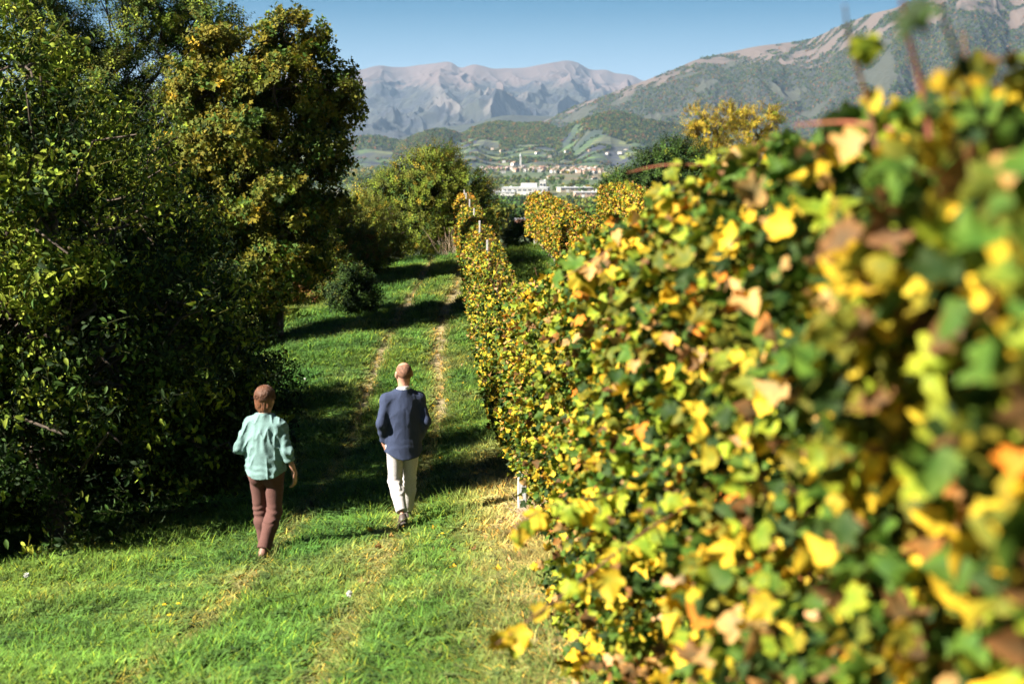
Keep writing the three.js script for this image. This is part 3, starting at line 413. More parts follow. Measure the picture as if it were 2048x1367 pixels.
// ------------------------------------------------------------------ grass
{
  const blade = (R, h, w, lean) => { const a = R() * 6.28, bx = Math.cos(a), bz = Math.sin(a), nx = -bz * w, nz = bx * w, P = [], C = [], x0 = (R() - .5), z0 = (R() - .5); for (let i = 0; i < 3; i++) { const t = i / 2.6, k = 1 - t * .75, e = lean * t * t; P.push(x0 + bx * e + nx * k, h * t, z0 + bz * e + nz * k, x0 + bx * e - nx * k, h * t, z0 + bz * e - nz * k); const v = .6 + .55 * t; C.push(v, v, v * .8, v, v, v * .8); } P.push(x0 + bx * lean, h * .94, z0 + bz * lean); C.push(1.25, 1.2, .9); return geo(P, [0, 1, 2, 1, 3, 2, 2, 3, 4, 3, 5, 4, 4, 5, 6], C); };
  const tuft = (seed, n, h, w, lean) => { const R = rng(seed), parts = []; for (let i = 0; i < n; i++) { const g = blade(R, h * (.5 + .8 * R()), w, lean * (.4 + R())), v = .5 + .95 * R(), y = R() < .14, c = g.attributes.color; for (let k = 0; k < c.count; k++) c.setXYZ(k, c.getX(k) * v * (y ? 2.4 : 1), c.getY(k) * v * (y ? 1.5 : 1), c.getZ(k) * v); parts.push(g); } return mergeGeometries(parts); };
  const clover = (seed) => { const R = rng(seed), parts = []; for (let i = 0; i < 9; i++) { const x = R() - .5, z = R() - .5, h = .25 + .5 * R(); for (let k = 0; k < 3; k++) { const a = k * 2.09 + R(); const g = lightLeaf[0].clone(); g.applyMatrix4(leafMatrix(V(x, h, z), V(Math.cos(a), .25, Math.sin(a)), V(R() * .4, 1, R() * .4), .22 + .12 * R())); parts.push(g); } } return mergeGeometries(parts); };
  // unit tufts: footprint 1, scaled per instance to about .12 m
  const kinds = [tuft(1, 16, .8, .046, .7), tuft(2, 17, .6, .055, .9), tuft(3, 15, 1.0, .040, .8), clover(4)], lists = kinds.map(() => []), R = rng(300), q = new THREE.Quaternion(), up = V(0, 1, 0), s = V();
  const zones = [[4.5, 9, 230], [9, 14, 220], [14, 22, 190], [22, 34, 125], [34, 63, 80]];
  for (const [a, b, per] of zones) {
    const x0 = (D) => -.40 * D - 1.2, area = (b - a) * (.8 * (a + b) / 2 + 2.6), n = Math.round(per * Math.min(area, (b - a) * 12));
    for (let i = 0; i < n; i++) {
      const D = a + (b - a) * R(), lo = Math.max(-9, x0(D)), hi = D > 40 ? rowX(D) + 5.5 : rowX(D) + .5, x = lerp(lo, hi, R()); if (D > 40 && x > rowX(D) + .6 && R() < .3) continue;
      const st = straw(x, D), ru = rut(x, D), lush = .5 + noise(x * .9, D * .9, 6) + .4 * noise(x * 3, D * 3, 2);
      if (R() < ru * (D > 25 ? .95 : .55)) continue;
      const far = D > 34 ? 1.7 : D > 22 ? 1.4 : D > 14 ? 1.15 : 1, sz = .125 * far * (.7 + .6 * R()), hgt = sz * lerp(1, .4, ru) * (.55 + .55 * lush);
      const k = R() < .22 + .1 * noise(x, D, 9) ? 3 : Math.floor(R() * 3);
      q.setFromAxisAngle(up, R() * 6.28); s.set(sz, Math.max(.02, hgt), sz);
      const g = 1.35 * (.55 + .75 * R() + .35 * noise(x * .5, D * .5, 12) + .6 * noise(x * 4, D * 4, 2)), yel = clamp(st * (.55 + .6 * R())), warm = .5 + noise(x * .4, D * .3, 15);
      const m = new THREE.Matrix4().compose(G(x, D), q, s);
      lists[k].push([m, rgb(lerp(.044 + .040 * warm, .36, yel) * g, lerp(.118 + .03 * warm, .27, yel) * g, lerp(.020, .12, yel) * g)]);
    }
  }
  // lusher bank at the foot of the near vines
  for (let i = 0; i < 9000; i++) { const D = 4 + 13 * R(), away = -Math.log(1 - .97 * R()) * .45, x = rowX(D) + .1 - away, sz = .11 * (.7 + .7 * R()); if (noise(x * 2, D * 2, 31) < -.1) continue; q.setFromAxisAngle(up, R() * 6.28); s.set(sz, sz * lerp(.55, D < 11 ? 1.35 : .8, Math.exp(-away * 1.6)), sz); const y = clamp(D > 11.5 && D < 17 ? .55 + .5 * noise(x * 3, D * 2) : .1 + .5 * R() * R()), g = .75 + .5 * R(); lists[R() < .2 ? 3 : 2].push([new THREE.Matrix4().compose(G(x, D), q, s), rgb(lerp(.065, .34, y) * g, lerp(.15, .25, y) * g, lerp(.03, .10, y) * g)]); }
  // broad-leaved rosettes and fallen vine leaves
  const rosette = (seed) => { const Q = rng(seed), parts = []; for (let i = 0; i < 9; i++) { const a = i * .75 + Q(), g = cherryLeaf[i % 4].clone(); g.applyMatrix4(leafMatrix(V(0, .02, 0), V(Math.cos(a), .35 + .5 * Q(), Math.sin(a)), V(0, 1, 0), .6 + .5 * Q())); parts.push(g); } return mergeGeometries(parts); };
  const rosettes = [], fallen = [];
  for (let i = 0; i < 1500; i++) { const D = 5 + 26 * Math.pow(R(), 1.2), x = lerp(Math.max(-8, -.42 * D - .5), rowX(D) - .2, R()), sz = .05 + .08 * R(), g = .6 + .9 * R(); if (noise(x * .8, D * .6, 44) < -.05) continue; q.setFromAxisAngle(up, R() * 6.28); s.set(sz, sz * (.8 + .5 * R()), sz); rosettes.push([new THREE.Matrix4().compose(G(x, D), q, s), rgb(.05 * g, .12 * g, .02 * g)]); }
  for (let i = 0; i < 110; i++) { const D = 11 + 24 * R(), x = rowX(D) - .3 - 1.8 * Math.pow(R(), 2.2); fallen.push([leafMatrix(G(x, D).add(V(0, .03 + .02 * R(), 0)), V(R() - .5, .2 * (R() - .5), R() - .5), V(.5 * (R() - .5), 1, .5 * (R() - .5)), .06 + .04 * R()), pick([['tan', 3], ['gold', 2], ['brown', 2], ['pink', 1]], R)]); }
  tag(instances('weeds', rosette(5), leafMat({ roughness: .7 }), rosettes), 'broad-leaved weed rosettes scattered in the meadow', 'weeds');
  tag(instances('fallen_leaves', vineFar[0], leafMat(), fallen), 'dry vine leaves fallen on the grass along the row', 'leaves');
  const grassMat = leafMat({ roughness: .75, transmission: .25, specularIntensity: .3 });
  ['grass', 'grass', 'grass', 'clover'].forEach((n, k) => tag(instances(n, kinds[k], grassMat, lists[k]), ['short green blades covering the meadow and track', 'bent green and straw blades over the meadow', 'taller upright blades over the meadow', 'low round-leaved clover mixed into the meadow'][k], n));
}

// ---- dandelions, seed heads and dry weeds
{
  const R = rng(701), gold = std(rgb(.75, .48, .01)), stemM = std(rgb(.12, .20, .05)), white = std(rgb(.62, .62, .60)), dry = std(rgb(.40, .27, .19)), dryPale = std(rgb(.46, .36, .24));
  const petals = []; for (let r = 0; r < 3; r++) for (let i = 0; i < 16; i++) { const a = i / 16 * 6.28 + r * .2, g = lightLeaf[0].clone(); g.applyMatrix4(leafMatrix(V(0, .1 - r * .02 + .05, 0), V(Math.cos(a), .1 + r * .35, Math.sin(a)), V(0, 1, 0), .5 - r * .12)); petals.push(g); }
  const flower = mergeGeometries(petals);
  const flowerAt = (px, py) => { let lo = 4, hi = 50; for (let i = 0; i < 40; i++) { const D = (lo + hi) / 2, p = at(px, py, D); p.y < ground(p.x, D) ? hi = D : lo = D; } return [at(px, py, lo).x, lo]; };
  const words = ['at the bottom left of the meadow', 'second at the bottom left of the meadow', 'lowest of the bottom left trio in the meadow', 'in the grass right of the man in blue', 'nearer the vines right of the man in blue', 'in the grass below the man in blue', 'near the green shirt edge of the tree shade', 'beside the left rut far behind the walkers'];
  [[329, 1232], [357, 1230], [339, 1254], [898, 1002], [952, 1056], [885, 1086], [595, 765], [640, 790]].forEach(([px, py], i) => { const [x, D] = flowerAt(px, py), t = thing('dandelion', 'yellow dandelion flower ' + words[i], 'flower', G(x, D), R() * 6, 'dandelions in the grass'); mesh('stem', tube([V(0, -.02, 0), V(.006, .05, 0), V(0, .1, .004)], .0025, 5), stemM, t); mesh('bloom', flower.clone().scale(.042, .042, .042).translate(0, .098, 0), gold, t); });
  [[55, 1190, 'on a tall stem at the left edge of the meadow'], [610, 775, 'in the grass behind the man in the green shirt'], [700, 1235, 'low in the grass by the right rut']].forEach(([px, py, w]) => { const [x, D] = flowerAt(px, py), t = thing('seed_head', 'white fluffy dandelion seed head ' + w, 'seed head', G(x, D), 0, 'seed heads in the grass'); mesh('stem', tube([V(0, -.02, 0), V(.01, .1, 0), V(0, .2, .01)], .0025, 5), stemM, t); const parts = []; for (let i = 0; i < 60; i++) { const a = R() * 6.28, u = R() * 2 - 1, q = Math.sqrt(1 - u * u), d = V(q * Math.cos(a), u, q * Math.sin(a)); parts.push(tube([d.clone().multiplyScalar(.004), d.clone().multiplyScalar(.026)], [.0006, .0035], 4)); } mesh('fluff', mergeGeometries(parts).translate(0, .2, .01), white, t); });
  const weeds = (label, x, D, h, w, n, m) => { const t = thing('dry_weed', label, 'dry weeds', G(x, D)), parts = []; for (let i = 0; i < n; i++) { const a = R() * 6.28, r0 = w * .35 * R(), l = h * (.5 + .6 * R()), e = V(Math.cos(a) * (r0 + w * R() * .8), l, Math.sin(a) * (r0 + w * R() * .8)); parts.push(tube(wander(V(Math.cos(a) * r0, -.03, Math.sin(a) * r0), e, 4, .12 * h, R), [.0045, .0018], 4)); if (R() < .5) parts.push(tube(wander(e.clone().multiplyScalar(.6), e.clone().add(V((R() - .5) * .2, .02, (R() - .5) * .2)), 3, .05, R), [.003, .0014], 4)); } tag(mesh('stalks', mergeGeometries(parts), m, t), null, null, null, 'stuff'); };
  weeds('pinkish dry weeds at the foot of the near vine row, below the short grey post', .32, 13.6, .30, .38, 100, dry);
  weeds('pale dry grass clump at the foot of the vines beside the short grey post', .22, 14.5, .25, .3, 80, dryPale);
  weeds('tall pale dry stalks at the far end of the near vine row', -2.25, 59.5, 1.2, .7, 45, dryPale);
  weeds('thin dry brown stalks in front of the large rounded bush', -2.7, 60.5, 1.2, 1.2, 30, dry);
}
// ------------------------------------------------------------------ people: distance fields meshed by surface nets
function nets(field, lo, hi, cell) {
  const n = [0, 1, 2].map((k) => Math.ceil((hi[k] - lo[k]) / cell) + 1), [nx, ny, nz] = n, F = new Float32Array(nx * ny * nz), id = new Int32Array(nx * ny * nz).fill(-1), P = [], I = [];
  for (let z = 0, o = 0; z < nz; z++) for (let y = 0; y < ny; y++) for (let x = 0; x < nx; x++, o++) F[o] = field(lo[0] + x * cell, lo[1] + y * cell, lo[2] + z * cell);
  const at3 = (x, y, z) => (z * ny + y) * nx + x;
  for (let z = 0; z < nz - 1; z++) for (let y = 0; y < ny - 1; y++) for (let x = 0; x < nx - 1; x++) {
    let c = 0, sx = 0, sy = 0, sz = 0; const v = []; for (let k = 0; k < 8; k++) v.push(F[at3(x + (k & 1), y + (k >> 1 & 1), z + (k >> 2))]);
    const neg = v.filter((q) => q < 0).length; if (!neg || neg === 8) continue;
    for (let a = 0; a < 8; a++) for (const b of [1, 2, 4]) if (!(a & b)) { const p = v[a], q = v[a | b]; if ((p < 0) !== (q < 0)) { const t = p / (p - q); c++; sx += (a & 1) + (b === 1 ? t : 0); sy += (a >> 1 & 1) + (b === 2 ? t : 0); sz += (a >> 2) + (b === 4 ? t : 0); } }
    id[at3(x, y, z)] = P.length / 3; P.push(lo[0] + (x + sx / c) * cell, lo[1] + (y + sy / c) * cell, lo[2] + (z + sz / c) * cell);
  }
  const quad = (a, b, c, d, f) => { if (a < 0 || b < 0 || c < 0 || d < 0) return; f ? I.push(a, b, c, a, c, d) : I.push(a, c, b, a, d, c); };
  for (let z = 1; z < nz - 1; z++) for (let y = 1; y < ny - 1; y++) for (let x = 1; x < nx - 1; x++) {
    const s = F[at3(x, y, z)] < 0;
    if (s !== F[at3(x + 1, y, z)] < 0) quad(id[at3(x, y - 1, z - 1)], id[at3(x, y, z - 1)], id[at3(x, y, z)], id[at3(x, y - 1, z)], s);
    if (s !== F[at3(x, y + 1, z)] < 0) quad(id[at3(x - 1, y, z - 1)], id[at3(x - 1, y, z)], id[at3(x, y, z)], id[at3(x, y, z - 1)], s);
    if (s !== F[at3(x, y, z + 1)] < 0) quad(id[at3(x - 1, y - 1, z)], id[at3(x, y - 1, z)], id[at3(x, y, z)], id[at3(x - 1, y, z)], s);
  }
  const U = []; for (let i = 0; i < P.length; i += 3) U.push(P[i] * 4 + P[i + 2] * 2, P[i + 1] * 4);
  return geo(P, I, null, U);
}
const smin = (a, b, k) => { const h = clamp(.5 + .5 * (b - a) / k); return lerp(b, a, h) - k * h * (1 - h); };
// tapered capsule; fz flattens it front to back
function cap(x, y, z, a, b, ra, rb, fz = 1) { const pz = (z - a[2]) / fz, bx = b[0] - a[0], by = b[1] - a[1], bz = (b[2] - a[2]) / fz, px = x - a[0], py = y - a[1], t = clamp((px * bx + py * by + pz * bz) / (bx * bx + by * by + bz * bz)); return (Math.hypot(px - bx * t, py - by * t, pz - bz * t) - lerp(ra, rb, t)) * (fz < 1 ? .8 : 1); }
const ell = (x, y, z, c, r) => { const a = (x - c[0]) / r[0], b = (y - c[1]) / r[1], d = (z - c[2]) / r[2], k = Math.hypot(a, b, d); return (k - 1) * Math.min(...r); };
const mix = (a, b, t) => a.map((v, i) => lerp(v, b[i], t));
// J: joints in metres, x to the right, y up, z towards the back of the person
function limbs(x, y, z, J, g, parts) { // g inflates
  let d = 9;
  if (parts.torso) {
    d = cap(x, y, z, [0, 1.02, 0], [J.lean, 1.24, .0], .150 + g, .158 + g, .70);
    d = smin(d, cap(x, y, z, [J.lean, 1.24, 0], [J.lean, 1.34, .008], .158 + g * .8, .150 + g * .8, .72), .06);
    d = smin(d, cap(x, y, z, J.shL, J.shR, .050 + g * .6, .050 + g * .6, .95), .07);
    for (const s of ['L', 'R']) d = smin(d, cap(x, y, z, [J.neck[0], J.neck[1] - .02, .012], J['sh' + s], .050 + g * .4, .044 + g * .5), .045);
    d = smin(d, cap(x, y, z, [J.lean, 1.40, .01], J.neck, .078 + g * .5, .060 + g * .3), .05);
  }
  if (parts.hips) { d = smin(d, cap(x, y, z, [-.06, .96, .0], [.06, .96, .0], .104 + g, .104 + g, .92), .05); d = smin(d, ell(x, y, z, [-.072, .90, .032], [.088 + g, .10 + g, .085 + g]), .04); d = smin(d, ell(x, y, z, [.072, .90, .032], [.088 + g, .10 + g, .085 + g]), .04); }
  if (parts.arms) for (const s of ['L', 'R']) { const ga = g > 0 ? g * .5 : g, u = cap(x, y, z, J['sh' + s], J['el' + s], .052 + ga, .041 + ga), f = cap(x, y, z, J['el' + s], J['wr' + s], .042 + ga, .028 + ga * .9); d = smin(d, smin(u, f, .03), .035); }
  if (parts.legs) { let L = 9; for (const s of ['L', 'R']) { const u = cap(x, y, z, J['hip' + s], J['kn' + s], .082 + g, .055 + g), m = mix(J['kn' + s], J['an' + s], .3); m[2] += .018; const c1 = cap(x, y, z, J['kn' + s], m, .054 + g, .056 + g), c2 = cap(x, y, z, m, J['an' + s], .056 + g, (parts.cuff ?? .036) + g); L = Math.min(L, smin(smin(u, c1, .04), c2, .04)); } d = smin(d, L, .035); }
  return d;
}
function headField(x, y, z, J, turn) {
  const h = J.head, ct = Math.cos(turn), st = Math.sin(turn), dx = x - h[0], dz = z - h[2], X = dx * ct + dz * st, Z = -dx * st + dz * ct, Y = y - h[1];
  let d = ell(X, Y, Z, [0, .022, .012], [.083, .097, .101]);
  d = smin(d, ell(X, Y, Z, [0, -.045, -.03], [.062, .07, .068]), .04); d = smin(d, cap(X, Y, Z, [0, -.085, -.055], [0, -.075, -.075], .028, .022), .03);
  d = smin(d, cap(X, Y, Z, [0, .01, -.088], [0, -.022, -.104], .009, .014), .012);                  // nose
  for (const s of [-1, 1]) { d = smin(d, cap(X, Y, Z, [s * .012, .024, -.084], [s * .05, .022, -.070], .010, .009), .012); d = Math.max(d, -ell(X, Y, Z, [s * .031, .004, -.092], [.013, .008, .012])); d = Math.min(d, ell(X, Y, Z, [s * .031, .004, -.080], [.011, .011, .011])); d = smin(d, Math.max(ell(X, Y, Z, [s * .088, -.006, .012], [.014, .035, .022]), -ell(X, Y, Z, [s * .101, -.002, .006], [.007, .018, .010])), .006); }
  d = smin(d, ell(X, Y, Z, [0, -.052, -.088], [.024, .010, .012]), .010); d = Math.max(d, -ell(X, Y, Z, [0, -.052, -.101], [.022, .0022, .008]));
  return [smin(d, cap(x, y, z, [J.neck[0], J.neck[1] - .04, J.neck[2]], [h[0], h[1] - .05, h[2] + .015], .064, .058), .035), X, Y, Z];
}
function handField(x, y, z, w, dir, side, palm) { // five bent fingers rooted in a palm
  const d3 = V(...dir).normalize(), across = V(...palm).normalize(), nrm = V().crossVectors(d3, across).normalize().multiplyScalar(side);
  const P = (l, a, n) => [w[0] + d3.x * l + across.x * a + nrm.x * n, w[1] + d3.y * l + across.y * a + nrm.y * n, w[2] + d3.z * l + across.z * a + nrm.z * n];
  let d = cap(x, y, z, w, P(.03, 0, 0), .027, .026); for (const a of [-.026, -.009, .009, .026]) d = smin(d, cap(x, y, z, P(.015, a * .6, 0), P(.088, a, .002), .016, .0115), .014);
  let f = 9; [[-.029, .072, .0085], [-.0095, .080, .0092], [.0105, .076, .0092], [.030, .066, .0088]].forEach(([a, l, r]) => { const k1 = P(.088 + l * .42, a * 1.08, .010), k2 = P(.088 + l * .72, a * 1.1, .030), k3 = P(.088 + l * .86, a * 1.1, .052); f = Math.min(f, smin(smin(cap(x, y, z, P(.084, a, .002), k1, r, r * .95), cap(x, y, z, k1, k2, r * .95, r * .88), .004), cap(x, y, z, k2, k3, r * .88, r * .75), .004)); });
  d = smin(d, f, .006); const t1 = P(.055, .048, .018), t2 = P(.090, .054, .034);
  return smin(d, smin(cap(x, y, z, P(.018, .022, .006), t1, .015, .0115), cap(x, y, z, t1, t2, .0115, .0085), .005), .010);
}
const strands = noiseTex(256, (u, v) => { const k = .55 + 1.1 * (.5 + tileNoise(u * 8 % 1, v, 30, 3, 3)) * (.6 + tileNoise(u * 8 % 1, .1, 60, 6, 2)); return [k, k * .95, k * .9]; });
const weave = noiseTex(128, (u, v) => .5 + .25 * Math.sin(u * 2 * Math.PI * 32) * Math.sin(v * 2 * Math.PI * 32) + .5 * tileNoise(u, v, 40, 4, 3)), clothTone = noiseTex(128, (u, v) => { const k = .86 + .38 * tileNoise(u, v, 30, 6, 4) + .22 * tileNoise(u, v * .2, 70, 9, 2); return [k, k, k]; });
const cloth = (c, o = {}) => new THREE.MeshPhysicalMaterial({ color: c, roughness: .92, map: clothTone, bumpMap: weave, bumpScale: .004, sheen: .2, sheenRoughness: .6, ...o });
const skinMat = (c) => new THREE.MeshPhysicalMaterial({ color: c, roughness: .55, map: clothTone, specularIntensity: .6 });
function shoe(parent, an, toe, mat, sole, name) {
  const heel = [an[0], an[1] - .045, an[2] + .035], dir = V(toe[0] - heel[0], toe[1] - heel[1], toe[2] - heel[2]), L = dir.length(); dir.normalize(); const up = V(0, 1, 0).addScaledVector(dir, -dir.y).normalize(), sd = V().crossVectors(dir, up);
  const loc = (x, y, z) => { const a = x - heel[0], b = y - heel[1], c = z - heel[2]; return [a * sd.x + b * sd.y + c * sd.z, a * up.x + b * up.y + c * up.z, a * dir.x + b * dir.y + c * dir.z]; };
  const bx = [Math.min(heel[0], toe[0]) - .1, Math.min(heel[1], toe[1]) - .09, Math.min(heel[2], toe[2]) - .1], hx = [Math.max(heel[0], toe[0]) + .1, Math.max(heel[1], toe[1]) + .16, Math.max(heel[2], toe[2]) + .1];
  const m = mesh(name, nets((x, y, z) => { const [a, b, c] = loc(x, y, z); let d = cap(a, b, c, [0, .012, 0], [0, .008, L - .04], .040, .042); d = smin(d, cap(a, b, c, [0, .02, .0], [0, .075, .005], .040, .036), .03); d = smin(d, cap(a, b, c, [0, .05, .03], [0, .015, L - .08], .036, .036), .03); d = Math.max(d, -.022 - b, b - .085); return Math.max(d, -cap(a, b, c, [0, .06, .01], [0, .12, .0], .030, .032)); }, bx, hx, .007), mat, parent);
  mesh('sole', nets((x, y, z) => { const [a, b, c] = loc(x, y, z); return Math.max(Math.hypot(a * (1 - .15 * Math.sin(c * 12)), Math.max(0, -c, c - (L - .04))) - .045, Math.abs(b + .030) - .010); }, bx, hx, .007), sole, m);
}
function person(label, pos, turn, J, o) {
  const t = thing('person', label, 'person', pos, turn), skin = skinMat(o.skin), lo = [-.55, -.02, -.55], hi = [.55, 1.85, .55];
  const all = { torso: 1, hips: 1, arms: 1, legs: 1, cuff: .034 };
  const bodyField = (x, y, z) => { let d = limbs(x, y, z, J, -.012, all); for (const s of ['L', 'R']) d = smin(d, cap(x, y, z, [J['an' + s][0], J['an' + s][1] - .02, J['an' + s][2] + .02], mix(J['an' + s], J['toe' + s], .7), .026, .022), .03); return d; };
  const bits = [nets(bodyField, lo, [.55, 1.56, .55], .014), nets((x, y, z) => headField(x, y, z, J, o.turn)[0], [J.head[0] - .13, J.head[1] - .2, J.head[2] - .15], [J.head[0] + .13, J.head[1] + .15, J.head[2] + .15], .0055)];
  for (const s of ['L', 'R']) { const w = J['wr' + s], h = J['hand' + s]; bits.push(nets((x, y, z) => smin(handField(x, y, z, w, h.dir, h.side, h.palm), cap(x, y, z, mix(J['el' + s], w, .6), w, .031, .025), .012), [w[0] - .2, w[1] - .24, w[2] - .24], [w[0] + .2, w[1] + .15, w[2] + .2], .0055)); }
  mesh('body', mergeGeometries(bits), skin, t);
  mesh('hair', nets((x, y, z) => { const [, X, Y, Z] = headField(x, y, z, J, o.turn); return o.hair(X, Y, Z, x, y, z); }, [J.head[0] - .15, J.head[1] - .22, J.head[2] - .16], [J.head[0] + .15, J.head[1] + .16, J.head[2] + .17], .0055), o.hairMat, t);
  if (o.locks) { // loose locks over the hair
    const R = rng(77), L = [], h = J.head, cr = Math.cos(o.turn), sr = Math.sin(o.turn);
    for (let i = 0; i < 240; i++) { const w = R() * 6.28, u0 = .1 + 1.0 * R(), pts = []; for (let k = 0; k < 5; k++) { const u = u0 + k * (.16 + .1 * R()), a = w + .12 * k * (R() - .4), e = 1.02 + .05 * R() + .04 * (k === 4), X = Math.sin(u) * Math.cos(a) * .096 * e, Y = .036 + Math.cos(u) * .106 * e, Z = .018 + Math.sin(u) * Math.sin(a) * .112 * e; if (Z < -.045 && Y < .07) { pts.length = 0; break; } pts.push(V(h[0] + X * cr - Z * sr, h[1] + Math.max(-.1, Y), h[2] + X * sr + Z * cr)); } if (pts.length === 5) L.push(tube(pts, [.0085, .002], 4)); }
    mesh('hair_lock', mergeGeometries(L), o.hairMat, t.children.find((c) => c.name === 'hair'));
  }
  mesh(o.topName, nets((x, y, z) => {
    const crease = Math.pow(1 - Math.abs(noise(x * 15 + (y - 1.45) * x * 9, y * 4.5, z * 9 + 2)) * 1.5, 4), fold = .004 * noise(x * 7 + 2 * y, y * 9, z * 7) - .014 * o.wrinkle * clamp(crease) + .0012 * Math.exp(-((x / .010) ** 2)) * (o.seam ?? 0) * (z > 0 ? 1 : 0) + .0025 * o.wrinkle * Math.sin(x * 75 + 5 * noise(x * 6, y * 5, 2) + (y - 1.4) * 14 * x) * smooth(1.02, 1.22, y) * smooth(1.47, 1.36, y) + .0035 * o.wrinkle * Math.sin(y * 75 + 4 * noise(x * 8, y * 6, z * 8)) * (smooth(1.2, 1.0, y) * .8 + smooth(.2, .26, Math.abs(x)));
    const hang = limbs(x, y, z, J, .022, { torso: 1, arms: 1 });
    let skirt = cap(x, y, z, [0, o.hem - .05, .012], [J.lean, 1.26, .004], o.skirt, .172, .80);
    let d = smin(hang, skirt, .05) + fold;
    d = Math.max(d, o.hem + o.dip * (Math.abs(x) / .19) ** 2 - y + .012 * noise(x * 9, z * 9), y - 1.535 + .25 * Math.max(0, -z));
    for (const s of ['L', 'R']) { const w = J['wr' + s], e = J['el' + s], c = mix(e, w, o.cuff[s]), n = V(w[0] - e[0], w[1] - e[1], w[2] - e[2]).normalize(), l = (x - c[0]) * n.x + (y - c[1]) * n.y + (z - c[2]) * n.z, near = cap(x, y, z, e, w, .085, .085) < 0 && cap(x, y, z, [0, .9, 0], [0, 1.3, 0], .15, .15, .8) > 0; if (near) d = Math.max(d, l); }
    return d;
  }, lo, hi, .0074), o.top, t);
  mesh('collar', nets((x, y, z) => { const dx = x - J.neck[0], dz = z - J.neck[2] - .004, r = Math.hypot(dx, dz * .96), yy = y - J.neck[1] - .0 - .02 * dz / .06; return Math.max(Math.abs(r - .069 + (yy) * .12) - .007, Math.abs(yy) - o.collarH); }, [J.neck[0] - .12, J.neck[1] - .1, J.neck[2] - .12], [J.neck[0] + .12, J.neck[1] + .1, J.neck[2] + .12], .006), o.collar, t);
  mesh('trousers', nets((x, y, z) => { const seat = .006 * noise(x * 9, y * 9, z * 9), wr = .004 * Math.sin(y * 95 + 5 * noise(x * 7, y * 5, z * 7)) * (smooth(.62, .5, y) * smooth(.36, .46, y) + smooth(.22, .1, y) * .9 + .45 * smooth(.75, .85, y)); let d = limbs(x, y, z, J, o.loose ?? .013, { hips: 1, legs: 1, cuff: o.cuffR }) + seat + wr; d = Math.max(d, y - 1.06); for (const s of ['L', 'R']) { const a = J['an' + s], k = J['kn' + s], n = V(a[0] - k[0], a[1] - k[1], a[2] - k[2]).normalize(), c = mix(k, a, o.ankle); const l = (x - c[0]) * n.x + (y - c[1]) * n.y + (z - c[2]) * n.z; if (cap(x, y, z, k, a, .10, .085) < 0) d = Math.max(d, l); } return d; }, [-.4, 0, -.5], [.4, 1.1, .5], .0085), o.trousers, t);
  if (o.pockets) for (const sx of [-1, 1]) mesh('pocket', nets((x, y, z) => Math.max(limbs(x, y, z, J, .027, { hips: 1, legs: 1, cuff: o.cuffR }), Math.abs(x - sx * .078) - .058 + .10 * Math.max(0, .86 - y), Math.abs(y - .875) - .075, -z), [-.2, .76, -.02], [.2, .97, .2], .007), o.trousers, t);
  for (const s of ['L', 'R']) shoe(t, J['an' + s], J['toe' + s], o.shoe, o.sole, 'shoe');
  t.scale.setScalar(o.scale ?? 1); return t;
}
person('man in a mint green shirt and brown trousers walking away with a bent left arm', G(-2.52, 14.25), -.2, {
  lean: 0, shL: [-.155, 1.405, .01], shR: [.155, 1.405, .01], neck: [.0, 1.50, .005], head: [.005, 1.668, -.02], elL: [-.262, 1.17, .07], wrL: [-.235, 1.10, -.16], elR: [.250, 1.15, .05], wrR: [.300, .92, -.01],
  handL: { dir: [.2, .1, -1], side: 1, palm: [.2, 1, .1] }, handR: { dir: [.02, -1, -.12], side: -1, palm: [.1, -.1, -1] },
  hipL: [-.09, .92, 0], hipR: [.09, .92, 0], knL: [-.092, .50, -.07], knR: [.078, .50, .0], anL: [-.06, .09, -.10], anR: [.03, .15, .20], toeL: [-.075, .03, -.31], toeR: [.035, .02, .03],
}, { pockets: 1, loose: .019, locks: 1, skin: rgb(.42, .22, .15), turn: .12, wrinkle: 1, hem: .865, dip: .06, skirt: .212, cuff: { L: .45, R: .42 }, collarH: .022, ankle: .97, cuffR: .050, topName: 'shirt',
  top: cloth(rgb(.150, .255, .250)), collar: cloth(rgb(.165, .27, .265)), trousers: cloth(rgb(.105, .042, .034)), shoe: std(rgb(.20, .10, .075), { roughness: .6 }), sole: std(rgb(.26, .20, .17)), hairMat: std(rgb(.19, .076, .034), { roughness: .5, map: strands, bumpMap: strands, bumpScale: .012 }),
  hair: (X, Y, Z) => { const st = .007 * noise(X * 70, Y * 9, Z * 70) + .009 * noise(X * 25, Y * 9, Z * 25); let d = ell(X, Y, Z, [0, .036, .018], [.096, .106, .112]); d = smin(d, ell(X, Y, Z, [0, -.040, .058], [.086, .090, .056]), .03); const face = Math.max(-Z - .035 - (Y > .05 ? (Y - .05) * 1.4 : 0), -9); return Math.max(d + st, face, -(Y + .122 - .02 * Math.abs(noise(X * 40, 1, 2)))); } });
